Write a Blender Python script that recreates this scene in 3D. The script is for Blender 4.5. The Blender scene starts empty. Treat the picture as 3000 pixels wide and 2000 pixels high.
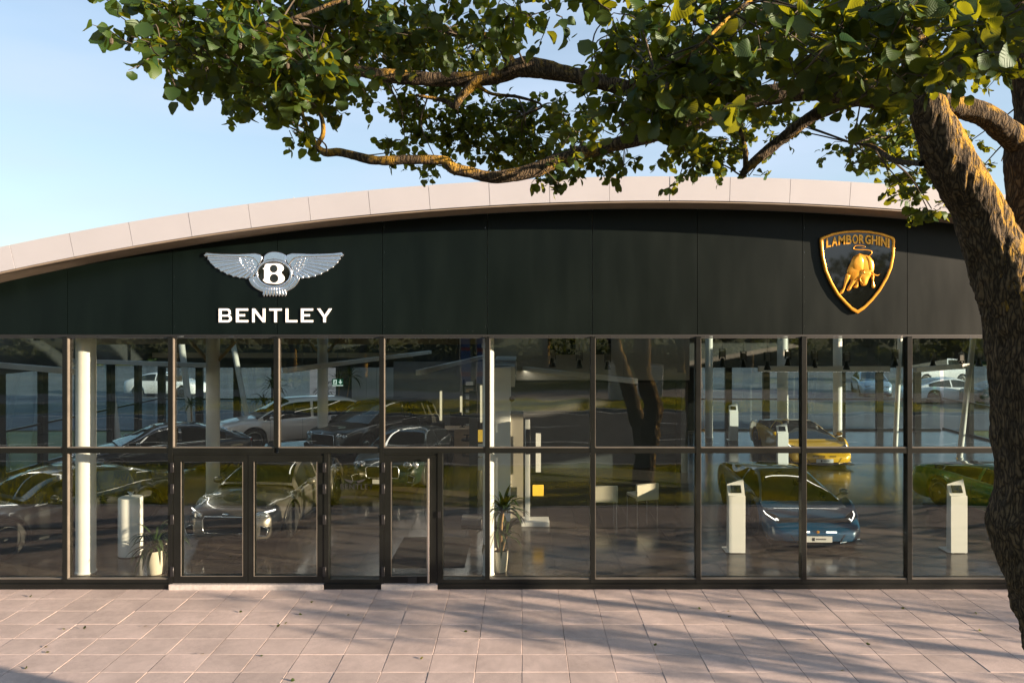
import bpy, bmesh, math, random
import numpy as np
from mathutils import Vector, Matrix, noise as mnoise

# ------------------------------------------------------------------ camera, sky, sun, exposure
SC = bpy.context.scene
COL = SC.collection
F, DIST, CX, HY, CH = 2150.0, 12.5, 1530.0, 940.0, 4.53     # focal (photo px), metres to facade, vanishing point, eye height

cam_data = bpy.data.cameras.new('camera')
cam = bpy.data.objects.new('camera', cam_data)
COL.objects.link(cam)
cam.location = (0, -DIST, CH)
cam.rotation_euler = (math.radians(90), 0, 0)
cam_data.sensor_width = 36
cam_data.lens = F * 36 / 3000
cam_data.shift_x = (1500 - CX) / 3000
cam_data.shift_y = -(1000 - HY) / 3000
cam_data.clip_start = 0.05
cam_data.clip_end = 3000
SC.camera = cam

SUN_DIR = Vector((0.93, -0.335, 0.158)).normalized()        # towards the sun
SUN_EL = math.asin(SUN_DIR.z)
SUN_AZ = math.atan2(SUN_DIR.x, SUN_DIR.y)                    # from +Y clockwise

world = bpy.data.worlds.new('World')
SC.world = world
world.use_nodes = True
wn, wl = world.node_tree.nodes, world.node_tree.links
wn.clear()
w_out = wn.new('ShaderNodeOutputWorld')
w_bg = wn.new('ShaderNodeBackground')
w_sky = wn.new('ShaderNodeTexSky')
w_sky.sky_type = 'NISHITA'
w_sky.sun_disc = False
w_sky.sun_elevation = SUN_EL
w_sky.sun_rotation = SUN_AZ
w_sky.altitude = 50
w_sky.air_density = 1.0
w_sky.dust_density = 1.2
w_sky.ozone_density = 1.6
w_bg.inputs['Strength'].default_value = 0.07
w_tc = wn.new('ShaderNodeTexCoord')
w_map = wn.new('ShaderNodeMapping')
w_map.inputs['Scale'].default_value = (1.3, 1.3, 6.0)
w_noise = wn.new('ShaderNodeTexNoise')
w_noise.inputs['Scale'].default_value = 1.6
w_noise.inputs['Detail'].default_value = 4
w_noise.inputs['Roughness'].default_value = 0.45
w_ramp = wn.new('ShaderNodeValToRGB')
w_ramp.color_ramp.elements[0].position = 0.40
w_ramp.color_ramp.elements[0].color = (0.38, 0.38, 0.38, 1)
w_ramp.color_ramp.elements[1].position = 0.72
w_ramp.color_ramp.elements[1].color = (0.95, 0.95, 0.95, 1)
w_mix = wn.new('ShaderNodeMixRGB')
w_mix.inputs['Color2'].default_value = (2.5, 3.0, 3.8, 1)     # thin high cloud
wl.new(w_tc.outputs['Generated'], w_map.inputs['Vector'])
wl.new(w_map.outputs['Vector'], w_noise.inputs['Vector'])
wl.new(w_noise.outputs['Fac'], w_ramp.inputs['Fac'])
wl.new(w_ramp.outputs['Color'], w_mix.inputs['Fac'])
wl.new(w_sky.outputs['Color'], w_mix.inputs['Color1'])
wl.new(w_mix.outputs['Color'], w_bg.inputs['Color'])
wl.new(w_bg.outputs['Background'], w_out.inputs['Surface'])

sun_data = bpy.data.lights.new('sun', 'SUN')
sun_data.energy = 5.0
sun_data.angle = math.radians(0.55)
sun_data.color = (1.0, 0.77, 0.57)
sun = bpy.data.objects.new('sun', sun_data)
COL.objects.link(sun)
sun.rotation_euler = (-SUN_DIR).to_track_quat('-Z', 'Y').to_euler()
sun.location = SUN_DIR * 60

SC.view_settings.view_transform = 'Standard'
SC.view_settings.look = 'None'
SC.view_settings.exposure = 2.0
SC.view_settings.gamma = 1.0
SC.view_settings.use_curve_mapping = False
SC.render.engine = 'CYCLES'
SC.cycles.use_denoising = True
SC.cycles.max_bounces = 8
SC.cycles.diffuse_bounces = 3
SC.cycles.glossy_bounces = 4
SC.cycles.transmission_bounces = 4
SC.cycles.transparent_max_bounces = 24
SC.cycles.caustics_reflective = False
SC.cycles.caustics_refractive = False
SC.cycles.sample_clamp_indirect = 6.0

random.seed(7)
rng = np.random.default_rng(11)

# ------------------------------------------------------------------ helpers
def W(px, py, Z):
    """photo pixel at distance Z from the camera plane -> world point"""
    return Vector(((px - CX) * Z / F, Z - DIST, CH + (HY - py) * Z / F))
def fx(px): return (px - CX) * DIST / F
def fz(py): return CH + (HY - py) * DIST / F
def G(px, py, z0=0.05):
    Z = (CH - z0) * F / (py - HY)
    return Vector(((px - CX) * Z / F, Z - DIST, z0))

class MB:
    def __init__(s): s.v, s.f = [], []
    def add(s, v, f):
        n = len(s.v); s.v += [tuple(p) for p in v]; s.f += [tuple(i + n for i in q) for q in f]; return s
    def box(s, x0, x1, y0, y1, z0, z1):
        v = [(x0,y0,z0),(x1,y0,z0),(x1,y1,z0),(x0,y1,z0),(x0,y0,z1),(x1,y0,z1),(x1,y1,z1),(x0,y1,z1)]
        return s.add(v, [(0,3,2,1),(4,5,6,7),(0,1,5,4),(1,2,6,5),(2,3,7,6),(3,0,4,7)])
    def obox(s, c, sx, sy, sz, M=None):
        v = [Vector((a*sx/2, b*sy/2, d*sz/2)) for d in (-1,1) for a, b in ((-1,-1),(1,-1),(1,1),(-1,1))]
        if M is not None: v = [M @ p for p in v]
        return s.add([p + Vector(c) for p in v], [(0,3,2,1),(4,5,6,7),(0,1,5,4),(1,2,6,5),(2,3,7,6),(3,0,4,7)])
    def tube(s, pts, rad, n=8, caps=True):
        pts = [Vector(p) for p in pts]
        if not hasattr(rad, '__len__'): rad = [rad] * len(pts)
        t = (pts[1] - pts[0]).normalized()
        u = t.orthogonal().normalized()
        rings = []
        for i, p in enumerate(pts):
            if 0 < i < len(pts) - 1: t = (pts[i+1] - pts[i-1]).normalized()
            elif i == len(pts) - 1: t = (pts[i] - pts[i-1]).normalized()
            u = (u - t * u.dot(t)).normalized()
            w = t.cross(u)
            rings.append([p + (u * math.cos(2*math.pi*k/n) + w * math.sin(2*math.pi*k/n)) * rad[i] for k in range(n)])
        v = [q for r in rings for q in r]
        f = [(i*n+k, i*n+(k+1)%n, (i+1)*n+(k+1)%n, (i+1)*n+k) for i in range(len(pts)-1) for k in range(n)]
        if caps: f += [tuple(range(n))[::-1], tuple((len(pts)-1)*n + k for k in range(n))]
        return s.add(v, f)
    def lathe(s, prof, n=32, c=(0,0,0), M=None):
        """prof: (r, z) list, axis z"""
        v = []
        for r, z in prof:
            for k in range(n):
                a = 2*math.pi*k/n
                p = Vector((r*math.cos(a), r*math.sin(a), z))
                if M is not None: p = M @ p
                v.append(p + Vector(c))
        f = [(i*n+k, i*n+(k+1)%n, (i+1)*n+(k+1)%n, (i+1)*n+k) for i in range(len(prof)-1) for k in range(n)]
        f += [tuple(range(n))[::-1], tuple((len(prof)-1)*n + k for k in range(n))]
        return s.add(v, f)
    def prism(s, poly, y0, y1):
        """poly of (x, z), extruded along y"""
        n = len(poly)
        v = [(x, y0, z) for x, z in poly] + [(x, y1, z) for x, z in poly]
        f = [tuple(range(n)), tuple(range(2*n-1, n-1, -1))] + [(i, i+n, (i+1)%n+n, (i+1)%n) for i in range(n)]
        return s.add(v, f)
    def mesh(s, name, smooth=False, angle=None):
        me = bpy.data.meshes.new(name)
        me.from_pydata(s.v, [], s.f)
        bm = bmesh.new(); bm.from_mesh(me)
        bmesh.ops.recalc_face_normals(bm, faces=bm.faces)
        bm.to_mesh(me); bm.free()
        if smooth:
            me.polygons.foreach_set('use_smooth', [True]*len(me.polygons))
            if angle: me.set_sharp_from_angle(angle=math.radians(angle))
        return me
    def build(s, name, mat, parent=None, smooth=False, angle=None, bevel=0):
        o = bpy.data.objects.new(name, s.mesh(name, smooth, angle))
        o.data.materials.append(mat)
        COL.objects.link(o)
        if parent: o.parent = parent
        if bevel:
            bm = bmesh.new(); bm.from_mesh(o.data)
            bmesh.ops.bevel(bm, geom=list(bm.edges), offset=bevel, segments=1, affect='EDGES', profile=0.5)
            bm.to_mesh(o.data); bm.free()
            o.data.polygons.foreach_set('use_smooth', [True]*len(o.data.polygons))
            o.data.set_sharp_from_angle(angle=math.radians(40))
        return o

def tag(o, label=None, cat=None, group=None, kind=None):
    if label: o['label'] = label
    if cat: o['category'] = cat
    if group: o['group'] = group
    if kind: o['kind'] = kind
    return o
def empty(name, loc=(0,0,0), rz=0.0, **kw):
    o = bpy.data.objects.new(name, None)
    o.empty_display_size = 0.2
    COL.objects.link(o); o.location = loc; o.rotation_euler = (0, 0, rz)
    return tag(o, **kw)
def inst(name, me, parent=None, loc=(0,0,0), rot=(0,0,0), scale=(1,1,1)):
    o = bpy.data.objects.new(name, me)
    COL.objects.link(o); o.location = loc; o.rotation_euler = rot; o.scale = scale
    if parent: o.parent = parent
    return o
def box(name, mat, parent, x0, x1, y0, y1, z0, z1, bevel=0):
    return MB().box(x0, x1, y0, y1, z0, z1).build(name, mat, parent, bevel=bevel)

def catmull(pts, n):
    """resample a list of tuples (any dimension) with a Catmull-Rom spline, n samples per span"""
    P = np.array(pts, float)
    Q = np.vstack([2*P[0]-P[1], P, 2*P[-1]-P[-2]])
    out = []
    for i in range(1, len(Q)-2):
        for k in range(n):
            t = k / n
            out.append(0.5*((2*Q[i]) + (-Q[i-1]+Q[i+1])*t + (2*Q[i-1]-5*Q[i]+4*Q[i+1]-Q[i+2])*t*t + (-Q[i-1]+3*Q[i]-3*Q[i+1]+Q[i+2])*t**3))
    out.append(P[-1])
    return np.array(out)

# ------------------------------------------------------------------ materials
def new_mat(name):
    m = bpy.data.materials.new(name)
    m.use_nodes = True
    nt = m.node_tree
    return m, nt.nodes, nt.links, nt.nodes['Principled BSDF']
def mat(name, col, rough=0.5, metal=0.0, vary=0.12, scale=6.0, bump=0.0, bscale=None, coat=0.0, emit=None, estr=0.0, rvar=0.0, coords='Object', spec=None, stretch=None):
    m, N, L, b = new_mat(name)
    tc = N.new('ShaderNodeTexCoord')
    src = tc.outputs[coords]
    if stretch:
        mp = N.new('ShaderNodeMapping'); mp.inputs['Scale'].default_value = stretch
        L.new(src, mp.inputs['Vector']); src = mp.outputs['Vector']
    nz = N.new('ShaderNodeTexNoise'); nz.inputs['Scale'].default_value = scale; nz.inputs['Detail'].default_value = 5
    L.new(src, nz.inputs['Vector'])
    rp = N.new('ShaderNodeValToRGB')
    rp.color_ramp.elements[0].position = 0.3; rp.color_ramp.elements[1].position = 0.7
    rp.color_ramp.elements[0].color = (*[c*(1-vary) for c in col], 1)
    rp.color_ramp.elements[1].color = (*[min(1, c*(1+vary)) for c in col], 1)
    L.new(nz.outputs['Fac'], rp.inputs['Fac']); L.new(rp.outputs['Color'], b.inputs['Base Color'])
    b.inputs['Roughness'].default_value = rough; b.inputs['Metallic'].default_value = metal
    if rvar:
        mr = N.new('ShaderNodeMapRange'); mr.inputs['To Min'].default_value = max(0, rough-rvar); mr.inputs['To Max'].default_value = rough+rvar
        L.new(nz.outputs['Fac'], mr.inputs['Value']); L.new(mr.outputs['Result'], b.inputs['Roughness'])
    if coat: b.inputs['Coat Weight'].default_value = coat; b.inputs['Coat Roughness'].default_value = 0.03
    if spec is not None: b.inputs['Specular IOR Level'].default_value = spec
    if emit: b.inputs['Emission Color'].default_value = (*emit, 1); b.inputs['Emission Strength'].default_value = estr
    if bump:
        n2 = N.new('ShaderNodeTexNoise'); n2.inputs['Scale'].default_value = bscale or scale*4; n2.inputs['Detail'].default_value = 6
        L.new(src, n2.inputs['Vector'])
        bp = N.new('ShaderNodeBump'); bp.inputs['Strength'].default_value = bump; bp.inputs['Distance'].default_value = 0.01
        L.new(n2.outputs['Fac'], bp.inputs['Height']); L.new(bp.outputs['Normal'], b.inputs['Normal'])
    return m

M = {}
M['panel'] = mat('black_panel', (0.0013, 0.0040, 0.0031), 0.40, vary=0.22, scale=1.6, bump=0.03, bscale=1.2, rvar=0.10, spec=0.22, stretch=(1.6, 1, 0.35))
M['fascia'] = mat('pale_fascia', (0.355, 0.355, 0.38), 0.42, vary=0.03, scale=1.2, bump=0.02, bscale=3, rvar=0.06)
M['roof_metal'] = mat('roof_metal', (0.45, 0.45, 0.45), 0.5, vary=0.08)
M['soffit'] = mat('soffit', (0.20, 0.16, 0.12), 0.6)
M['frame'] = mat('bronze_frame', (0.006, 0.0068, 0.006), 0.34, metal=0.0, vary=0.15, scale=3, bump=0.02, bscale=60, rvar=0.06, spec=0.35)
M['alu'] = mat('grey_aluminium', (0.5, 0.47, 0.44), 0.5)
M['bead'] = mat('pale_bead', (0.11, 0.10, 0.085), 0.4)  # pale colour standing in for sunlit frame edges
M['gasket'] = mat('black_gasket', (0.008, 0.009, 0.009), 0.6)
M['steel'] = mat('brushed_steel', (0.62, 0.60, 0.58), 0.22, metal=1.0, vary=0.08, scale=30, stretch=(1, 1, 0.1))
M['chrome'] = mat('chrome', (0.86, 0.89, 0.95), 0.24, metal=1.0, vary=0.05, scale=20)
M['white_letter'] = mat('white_letter', (0.86, 0.85, 0.84), 0.4, vary=0.02, emit=(1.0, 0.95, 0.92), estr=0.06)
M['gold'] = mat('gold_paint', (0.88, 0.40, 0.045), 0.25, metal=0.55, vary=0.1, scale=9)
M['black_gloss'] = mat('black_gloss', (0.006, 0.007, 0.006), 0.04, vary=0.2, scale=3, coat=0.6)
M['white_paint'] = mat('white_paint', (0.86, 0.86, 0.85), 0.35, vary=0.04, scale=2)
M['white_wall'] = mat('white_wall', (0.62, 0.60, 0.56), 0.6, vary=0.05, scale=1, bump=0.02)
M['beige_wall'] = mat('beige_wall', (0.34, 0.31, 0.26), 0.6, vary=0.07, scale=1, bump=0.02)
M['dark_wall'] = mat('dark_wall', (0.07, 0.072, 0.07), 0.5, vary=0.2, scale=1.5, bump=0.02)
M['grey_wall'] = mat('grey_wall', (0.16, 0.155, 0.15), 0.55, vary=0.1, scale=1.5)
M['ceiling'] = mat('dark_ceiling', (0.55, 0.55, 0.53), 0.7)
M['threshold'] = mat('pale_threshold', (0.40, 0.37, 0.345), 0.6, vary=0.15, scale=14, bump=0.2)
M['timber'] = mat('timber_beam', (0.30, 0.22, 0.13), 0.45, vary=0.15, scale=5, stretch=(0.3, 4, 4))
M['lamp_white'] = mat('lamp_white', (0.72, 0.71, 0.68), 0.4, vary=0.03)
M['lamp_on'] = mat('lamp_diffuser', (0.8, 0.8, 0.78), 0.5, vary=0.02, emit=(1.0, 0.93, 0.84), estr=3.2)
M['black_plastic'] = mat('black_plastic', (0.012, 0.012, 0.013), 0.4)
M['grey_plastic'] = mat('grey_plastic', (0.12, 0.12, 0.12), 0.45)
M['screen'] = mat('dark_screen', (0.01, 0.014, 0.02), 0.06, vary=0.3)
M['pot'] = mat('cream_pot', (0.70, 0.64, 0.52), 0.35, vary=0.04, scale=4)
M['soil'] = mat('soil', (0.05, 0.035, 0.025), 0.95, vary=0.4, scale=30, bump=0.6)
M['rubber'] = mat('tyre_rubber', (0.012, 0.012, 0.012), 0.75, vary=0.2, scale=20, bump=0.1)
M['mat_rug'] = mat('entrance_mat', (0.018, 0.018, 0.018), 0.95, vary=0.3, scale=80, bump=0.4)
M['yellow_light'] = mat('yellow_panel', (0.85, 0.50, 0.04), 0.4, emit=(1, 0.6, 0.08), estr=0.15)
M['desk_wood'] = mat('desk_wood', (0.42, 0.30, 0.20), 0.4, vary=0.15, scale=4, stretch=(0.4, 5, 5))
M['exit_green'] = mat('exit_sign_white', (0.7, 0.75, 0.72), 0.4, emit=(0.8, 1, 0.9), estr=0.2)
M['exit_dark'] = mat('exit_sign_green', (0.01, 0.10, 0.06), 0.4, emit=(0.0, 0.3, 0.15), estr=0.04)
M['asphalt'] = mat('asphalt', (0.075, 0.072, 0.068), 0.8, vary=0.18, scale=0.6, bump=0.3, bscale=80)
M['lot'] = mat('concrete_lot', (0.10, 0.115, 0.13), 0.9, vary=0.22, scale=0.35, bump=0.2, bscale=30, spec=0.15)
M['road_paint'] = mat('road_paint', (0.75, 0.74, 0.70), 0.6, vary=0.12, scale=9)
M['path'] = mat('gravel_path', (0.30, 0.26, 0.22), 0.85, vary=0.15, scale=3, bump=0.3)

def glass_mat(name, tint, base, ior=1.5, wave=0.002, rough=0.0):
    m, N, L, b = new_mat(name)
    N.remove(b)
    out = N['Material Output']
    tr = N.new('ShaderNodeBsdfTransparent'); tr.inputs['Color'].default_value = (*tint, 1)
    gl = N.new('ShaderNodeBsdfGlossy'); gl.inputs['Roughness'].default_value = rough
    gl.inputs['Color'].default_value = (0.96, 0.98, 0.95, 1)
    fr = N.new('ShaderNodeFresnel'); fr.inputs['IOR'].default_value = ior
    ge = N.new('ShaderNodeNewGeometry'); mi = N.new('ShaderNodeMapRange')
    mi.inputs['To Min'].default_value = ior; mi.inputs['To Max'].default_value = 1 / ior      # same Fresnel on both faces of the pane
    L.new(ge.outputs['Backfacing'], mi.inputs['Value']); L.new(mi.outputs['Result'], fr.inputs['IOR'])
    ad = N.new('ShaderNodeMath'); ad.operation = 'ADD'; ad.inputs[1].default_value = base; ad.use_clamp = True
    mx = N.new('ShaderNodeMixShader')
    tc = N.new('ShaderNodeTexCoord')
    nz = N.new('ShaderNodeTexNoise'); nz.inputs['Scale'].default_value = 0.9; nz.inputs['Detail'].default_value = 1.5
    mp = N.new('ShaderNodeMapping'); mp.inputs['Scale'].default_value = (0.8, 1, 2.0)
    bp = N.new('ShaderNodeBump'); bp.inputs['Strength'].default_value = 1.0; bp.inputs['Distance'].default_value = wave
    oi = N.new('ShaderNodeObjectInfo')
    va = N.new('ShaderNodeVectorMath'); va.operation = 'ADD'
    L.new(tc.outputs['Object'], va.inputs[0]); L.new(oi.outputs['Location'], va.inputs[1])
    L.new(va.outputs[0], mp.inputs['Vector']); L.new(mp.outputs['Vector'], nz.inputs['Vector'])
    L.new(nz.outputs['Fac'], bp.inputs['Height'])
    if wave: L.new(bp.outputs['Normal'], gl.inputs['Normal'])
    L.new(fr.outputs['Fac'], ad.inputs[0]); L.new(ad.outputs[0], mx.inputs['Fac'])
    L.new(tr.outputs[0], mx.inputs[1]); L.new(gl.outputs[0], mx.inputs[2])
    L.new(mx.outputs[0], out.inputs['Surface'])
    return m
M['glass'] = glass_mat('facade_glass', (0.885, 0.905, 0.875), 0.010)
M['glass_rear'] = glass_mat('rear_glass', (0.72, 0.82, 0.85), 0.02, wave=0)

# paving slabs: each slab takes its own tone from its object's random number
def slab_mat(name, c0, c1, rough, speck=220, stain=True, bump=0.25):
    m, N, L, b = new_mat(name)
    oi = N.new('ShaderNodeObjectInfo')
    tc = N.new('ShaderNodeTexCoord')
    va = N.new('ShaderNodeVectorMath'); va.operation = 'ADD'
    L.new(tc.outputs['Object'], va.inputs[0]); L.new(oi.outputs['Location'], va.inputs[1])
    rp = N.new('ShaderNodeValToRGB'); rp.color_ramp.elements[0].color = (*c0, 1); rp.color_ramp.elements[1].color = (*c1, 1)
    L.new(oi.outputs['Random'], rp.inputs['Fac'])
    n1 = N.new('ShaderNodeTexNoise'); n1.inputs['Scale'].default_value = speck; n1.inputs['Detail'].default_value = 2
    n2 = N.new('ShaderNodeTexNoise'); n2.inputs['Scale'].default_value = 1.1; n2.inputs['Detail'].default_value = 6; n2.inputs['Roughness'].default_value = 0.65
    n3 = N.new('ShaderNodeTexNoise'); n3.inputs['Scale'].default_value = 9; n3.inputs['Detail'].default_value = 5
    for n in (n1, n2, n3): L.new(va.outputs[0], n.inputs['Vector'])
    def shade(src, lo, hi, prev, a=0.35, z=0.65):
        r = N.new('ShaderNodeMapRange'); r.inputs['From Min'].default_value = a; r.inputs['From Max'].default_value = z
        r.inputs['To Min'].default_value = lo; r.inputs['To Max'].default_value = hi
        L.new(src, r.inputs['Value'])
        mm = N.new('ShaderNodeVectorMath'); mm.operation = 'SCALE'
        L.new(prev, mm.inputs[0]); L.new(r.outputs['Result'], mm.inputs['Scale'])
        return mm.outputs[0]
    c = shade(n1.outputs['Fac'], 0.72, 1.28, rp.outputs['Color'])
    c = shade(n2.outputs['Fac'], 0.84, 1.12, c)
    c = shade(n3.outputs['Fac'], 0.94, 1.05, c)
    L.new(c, b.inputs['Base Color'])
    b.inputs['Roughness'].default_value = rough
    bp = N.new('ShaderNodeBump'); bp.inputs['Strength'].default_value = bump; bp.inputs['Distance'].default_value = 0.004
    L.new(n1.outputs['Fac'], bp.inputs['Height']); L.new(bp.outputs['Normal'], b.inputs['Normal'])
    return m
M['slab'] = slab_mat('granite_slab', (0.41, 0.335, 0.30), (0.475, 0.385, 0.345), 0.72)
M['floor_tile'] = slab_mat('floor_tile', (0.075, 0.062, 0.052), (0.10, 0.082, 0.068), 0.17, speck=60, bump=0.0)
M['joint'] = mat('joint_sand', (0.25, 0.21, 0.185), 0.95, vary=0.2, scale=20)
M['floor_joint'] = mat('floor_joint', (0.03, 0.027, 0.024), 0.5, vary=0.2)

def brick_mat(name, col, joint, w, h, rough, off=0.0):
    m, N, L, b = new_mat(name)
    tc = N.new('ShaderNodeTexCoord')
    br = N.new('ShaderNodeTexBrick')
    br.inputs['Color1'].default_value = (*col, 1); br.inputs['Color2'].default_value = (*[c*1.15 for c in col], 1); br.inputs['Mortar'].default_value = (*joint, 1)
    br.inputs['Scale'].default_value = 1.0; br.inputs['Brick Width'].default_value = w; br.inputs['Row Height'].default_value = h
    br.inputs['Mortar Size'].default_value = 0.006; br.offset = off
    L.new(tc.outputs['Object'], br.inputs['Vector']); L.new(br.outputs['Color'], b.inputs['Base Color'])
    b.inputs['Roughness'].default_value = rough
    return m
M['slab_far'] = brick_mat('granite_far', (0.38, 0.31, 0.28), (0.2, 0.17, 0.15), 0.6, 0.5, 0.75)
M['floor_far'] = brick_mat('floor_far', (0.08, 0.066, 0.056), (0.03, 0.025, 0.022), 0.6, 0.6, 0.17)

def grass_mat():
    m, N, L, b = new_mat('grass_blades')
    tc = N.new('ShaderNodeTexCoord')
    n1 = N.new('ShaderNodeTexNoise'); n1.inputs['Scale'].default_value = 0.45; n1.inputs['Detail'].default_value = 6
    n2 = N.new('ShaderNodeTexNoise'); n2.inputs['Scale'].default_value = 22; n2.inputs['Detail'].default_value = 4
    mx = N.new('ShaderNodeMixRGB'); mx.blend_type = 'MULTIPLY'; mx.inputs['Fac'].default_value = 0.8
    r1 = N.new('ShaderNodeValToRGB'); r1.color_ramp.elements[0].position = .35; r1.color_ramp.elements[1].position = .68
    r1.color_ramp.elements[0].color = (0.085, 0.115, 0.016, 1); r1.color_ramp.elements[1].color = (0.23, 0.21, 0.028, 1)
    r2 = N.new('ShaderNodeValToRGB'); r2.color_ramp.elements[0].position = .3; r2.color_ramp.elements[1].position = .7
    r2.color_ramp.elements[0].color = (0.35, 0.35, 0.35, 1)
    for n in (n1, n2): L.new(tc.outputs['Object'], n.inputs['Vector'])
    L.new(n1.outputs['Fac'], r1.inputs['Fac']); L.new(n2.outputs['Fac'], r2.inputs['Fac'])
    L.new(r1.outputs['Color'], mx.inputs['Color1']); L.new(r2.outputs['Color'], mx.inputs['Color2'])
    L.new(mx.outputs['Color'], b.inputs['Base Color']); b.inputs['Roughness'].default_value = 0.8
    bp = N.new('ShaderNodeBump'); bp.inputs['Strength'].default_value = 0.9; bp.inputs['Distance'].default_value = 0.04
    L.new(n2.outputs['Fac'], bp.inputs['Height']); L.new(bp.outputs['Normal'], b.inputs['Normal'])
    return m
M['grass'] = grass_mat()
def blade_mat():
    m, N, L, b = new_mat('grass_blade'); N.remove(b); out = N['Material Output']
    tc = N.new('ShaderNodeTexCoord'); n1 = N.new('ShaderNodeTexNoise'); n1.inputs['Scale'].default_value = .6; n1.inputs['Detail'].default_value = 5
    L.new(tc.outputs['Object'], n1.inputs['Vector'])
    r = N.new('ShaderNodeValToRGB'); r.color_ramp.elements[0].position = .35; r.color_ramp.elements[1].position = .66
    r.color_ramp.elements[0].color = (.18, .23, .016, 1); r.color_ramp.elements[1].color = (.50, .43, .024, 1)
    L.new(n1.outputs['Fac'], r.inputs['Fac'])
    d = N.new('ShaderNodeBsdfDiffuse'); t = N.new('ShaderNodeBsdfTranslucent'); mx = N.new('ShaderNodeMixShader')
    L.new(r.outputs['Color'], d.inputs['Color']); L.new(r.outputs['Color'], t.inputs['Color'])
    L.new(d.outputs[0], mx.inputs[1]); L.new(t.outputs[0], mx.inputs[2]); L.new(mx.outputs[0], out.inputs['Surface'])
    return m
M['blade'] = blade_mat()

# ------------------------------------------------------------------ ground, paving, road
def sheet(name, m, x0, x1, y0, y1, z, kind='structure'):
    o = MB().add([(x0,y0,z),(x1,y0,z),(x1,y1,z),(x0,y1,z)], [(0,1,2,3)]).build(name, m)
    return tag(o, kind=kind)
sheet('ground', M['grass'], -900, 900, -900, 900, -0.03)
GRASS_Y = -5.4
pave = box('pavement', M['joint'], None, -40, 60, -3.62, -0.02, -0.12, -0.010); tag(pave, kind='structure')
far_pave = box('pavement_edge', M['slab_far'], None, -40, 60, GRASS_Y, -3.62, -0.12, 0.0); tag(far_pave, kind='structure')
kerb = box('kerb', M['threshold'], None, -40, 60, GRASS_Y - 0.12, GRASS_Y, -0.12, 0.012); tag(kerb, kind='structure')
slab = MB().box(-0.2998, 0.2998, -0.2478, 0.2478, -0.055, 0.0)
slab_me = slab.mesh('slab'); slab_me.materials.append(M['slab'])
bm = bmesh.new(); bm.from_mesh(slab_me)
bmesh.ops.bevel(bm, geom=[e for e in bm.edges if all(v.co.z > -0.01 for v in e.verts)], offset=0.004, segments=1, affect='EDGES')
bm.to_mesh(slab_me); bm.free()
for j in range(7):
    yc = -0.27 - 0.5 * j
    half = (yc + DIST) * 1530 / F + 0.8
    ins = [i * 0.605 + 0.30 for i in range(-17, 17) if -half < i * 0.605 + 0.30 < half - 0.2]
    for xa_, xb_ in ((-40, ins[0] - 0.305), (ins[-1] + 0.305, 60)):
        MB().box(xa_, xb_, yc - 0.2478, yc + 0.2478, -0.055, -0.001).build('paving_rest', M['slab_far'], pave)
    for i in range(-17, 17):
        xc = i * 0.605 + 0.30
        if -half < xc < half - 0.2:
            inst('paving_slab', slab_me, pave, (xc + random.uniform(-.0015,.0015), yc, random.uniform(-0.002, 0.002)),
                 (random.uniform(-.003,.003), random.uniform(-.003,.003), random.choice((0, math.pi))))
road = sheet('road', M['asphalt'], -120, 160, -23.2, -10.6, 0.002)
for k in range(-12, 16):
    for yy, ln in ((-14.9, 2.4), (-18.9, 2.4)):
        MB().add([(k*5, yy-.06, .006), (k*5+ln, yy-.06, .006), (k*5+ln, yy+.06, .006), (k*5, yy+.06, .006)], [(0,1,2,3)]).build('road_marking', M['road_paint'], road)
for yy in (-11.0, -22.8):
    MB().add([(-120, yy-.06, .006), (160, yy-.06, .006), (160, yy+.06, .006), (-120, yy+.06, .006)], [(0,1,2,3)]).build('road_marking', M['road_paint'], road)
k1 = box('road_kerb', M['threshold'], None, -120, 160, -10.6, -10.45, -0.1, 0.10); tag(k1, kind='structure')
k2 = box('road_kerb', M['threshold'], None, -120, 160, -23.35, -23.2, -0.1, 0.10); tag(k2, kind='structure')
sheet('footpath', M['path'], -120, 160, -35.0, -29.5, 0.004)
sheet('parking_lot', M['lot'], -90, 110, 17.9, 62, 0.0)

# fallen leaves and bits on the paving
# ------------------------------------------------------------------ showroom building
B = empty('showroom_building', label='wide dark car showroom with arched pale roof edge and glass front', cat='building')
MULL = [198 + 307.5 * k for k in range(-5, 14)]           # mullion lines (photo px on the facade)
XL, XR = fx(MULL[1]) - 0.03, 17.4
GL_TOP, GL_MID0, GL_MID1, GL_BOT = fz(987), fz(1324), fz(1309), fz(1692)
ARC_CX, ARC_R, ARC_TOP = 2.29, 50.7, 6.844
def arc_z(x, dz=0.0):
    r = ARC_R + dz
    return ARC_TOP - ARC_R + math.sqrt(max(r*r - (x - ARC_CX)**2, 0))
OVER = -0.75
# black facade panels, each cut by the arch
for a, b in zip(MULL[:-1], MULL[1:]):
    x0, x1 = max(fx(a) + 0.0045, XL), min(fx(b) - 0.0045, XR)
    if x1 - x0 < 0.2: continue
    top = [(x1 + (x0 - x1) * t / 6, arc_z(x1 + (x0 - x1) * t / 6, -0.41)) for t in range(7)]
    if max(z for _, z in top) < GL_TOP + 0.05: continue
    top = [(x, max(z, GL_TOP + 0.06)) for x, z in top]
    MB().prism([(x0, GL_TOP + 0.045), (x1, GL_TOP + 0.045)] + top, 0.0 + -0.004 + random.uniform(-.0012, .0012), 0.05).build('facade_panel', M['panel'], B)
box('panel_backing', M['gasket'], B, XL, XR, 0.06, 0.16, GL_TOP + 0.03, GL_TOP + 0.6)
bk = [(x, arc_z(x, -0.42)) for x in np.linspace(10, -9, 30)]
MB().prism([(-9, GL_TOP + .06), (10, GL_TOP + .06)] + bk, 0.0535, 0.058).build('panel_backing', M['alu'], B)  # pale sheet behind the joints, standing in for lit panel edges
rv = MB()
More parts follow.
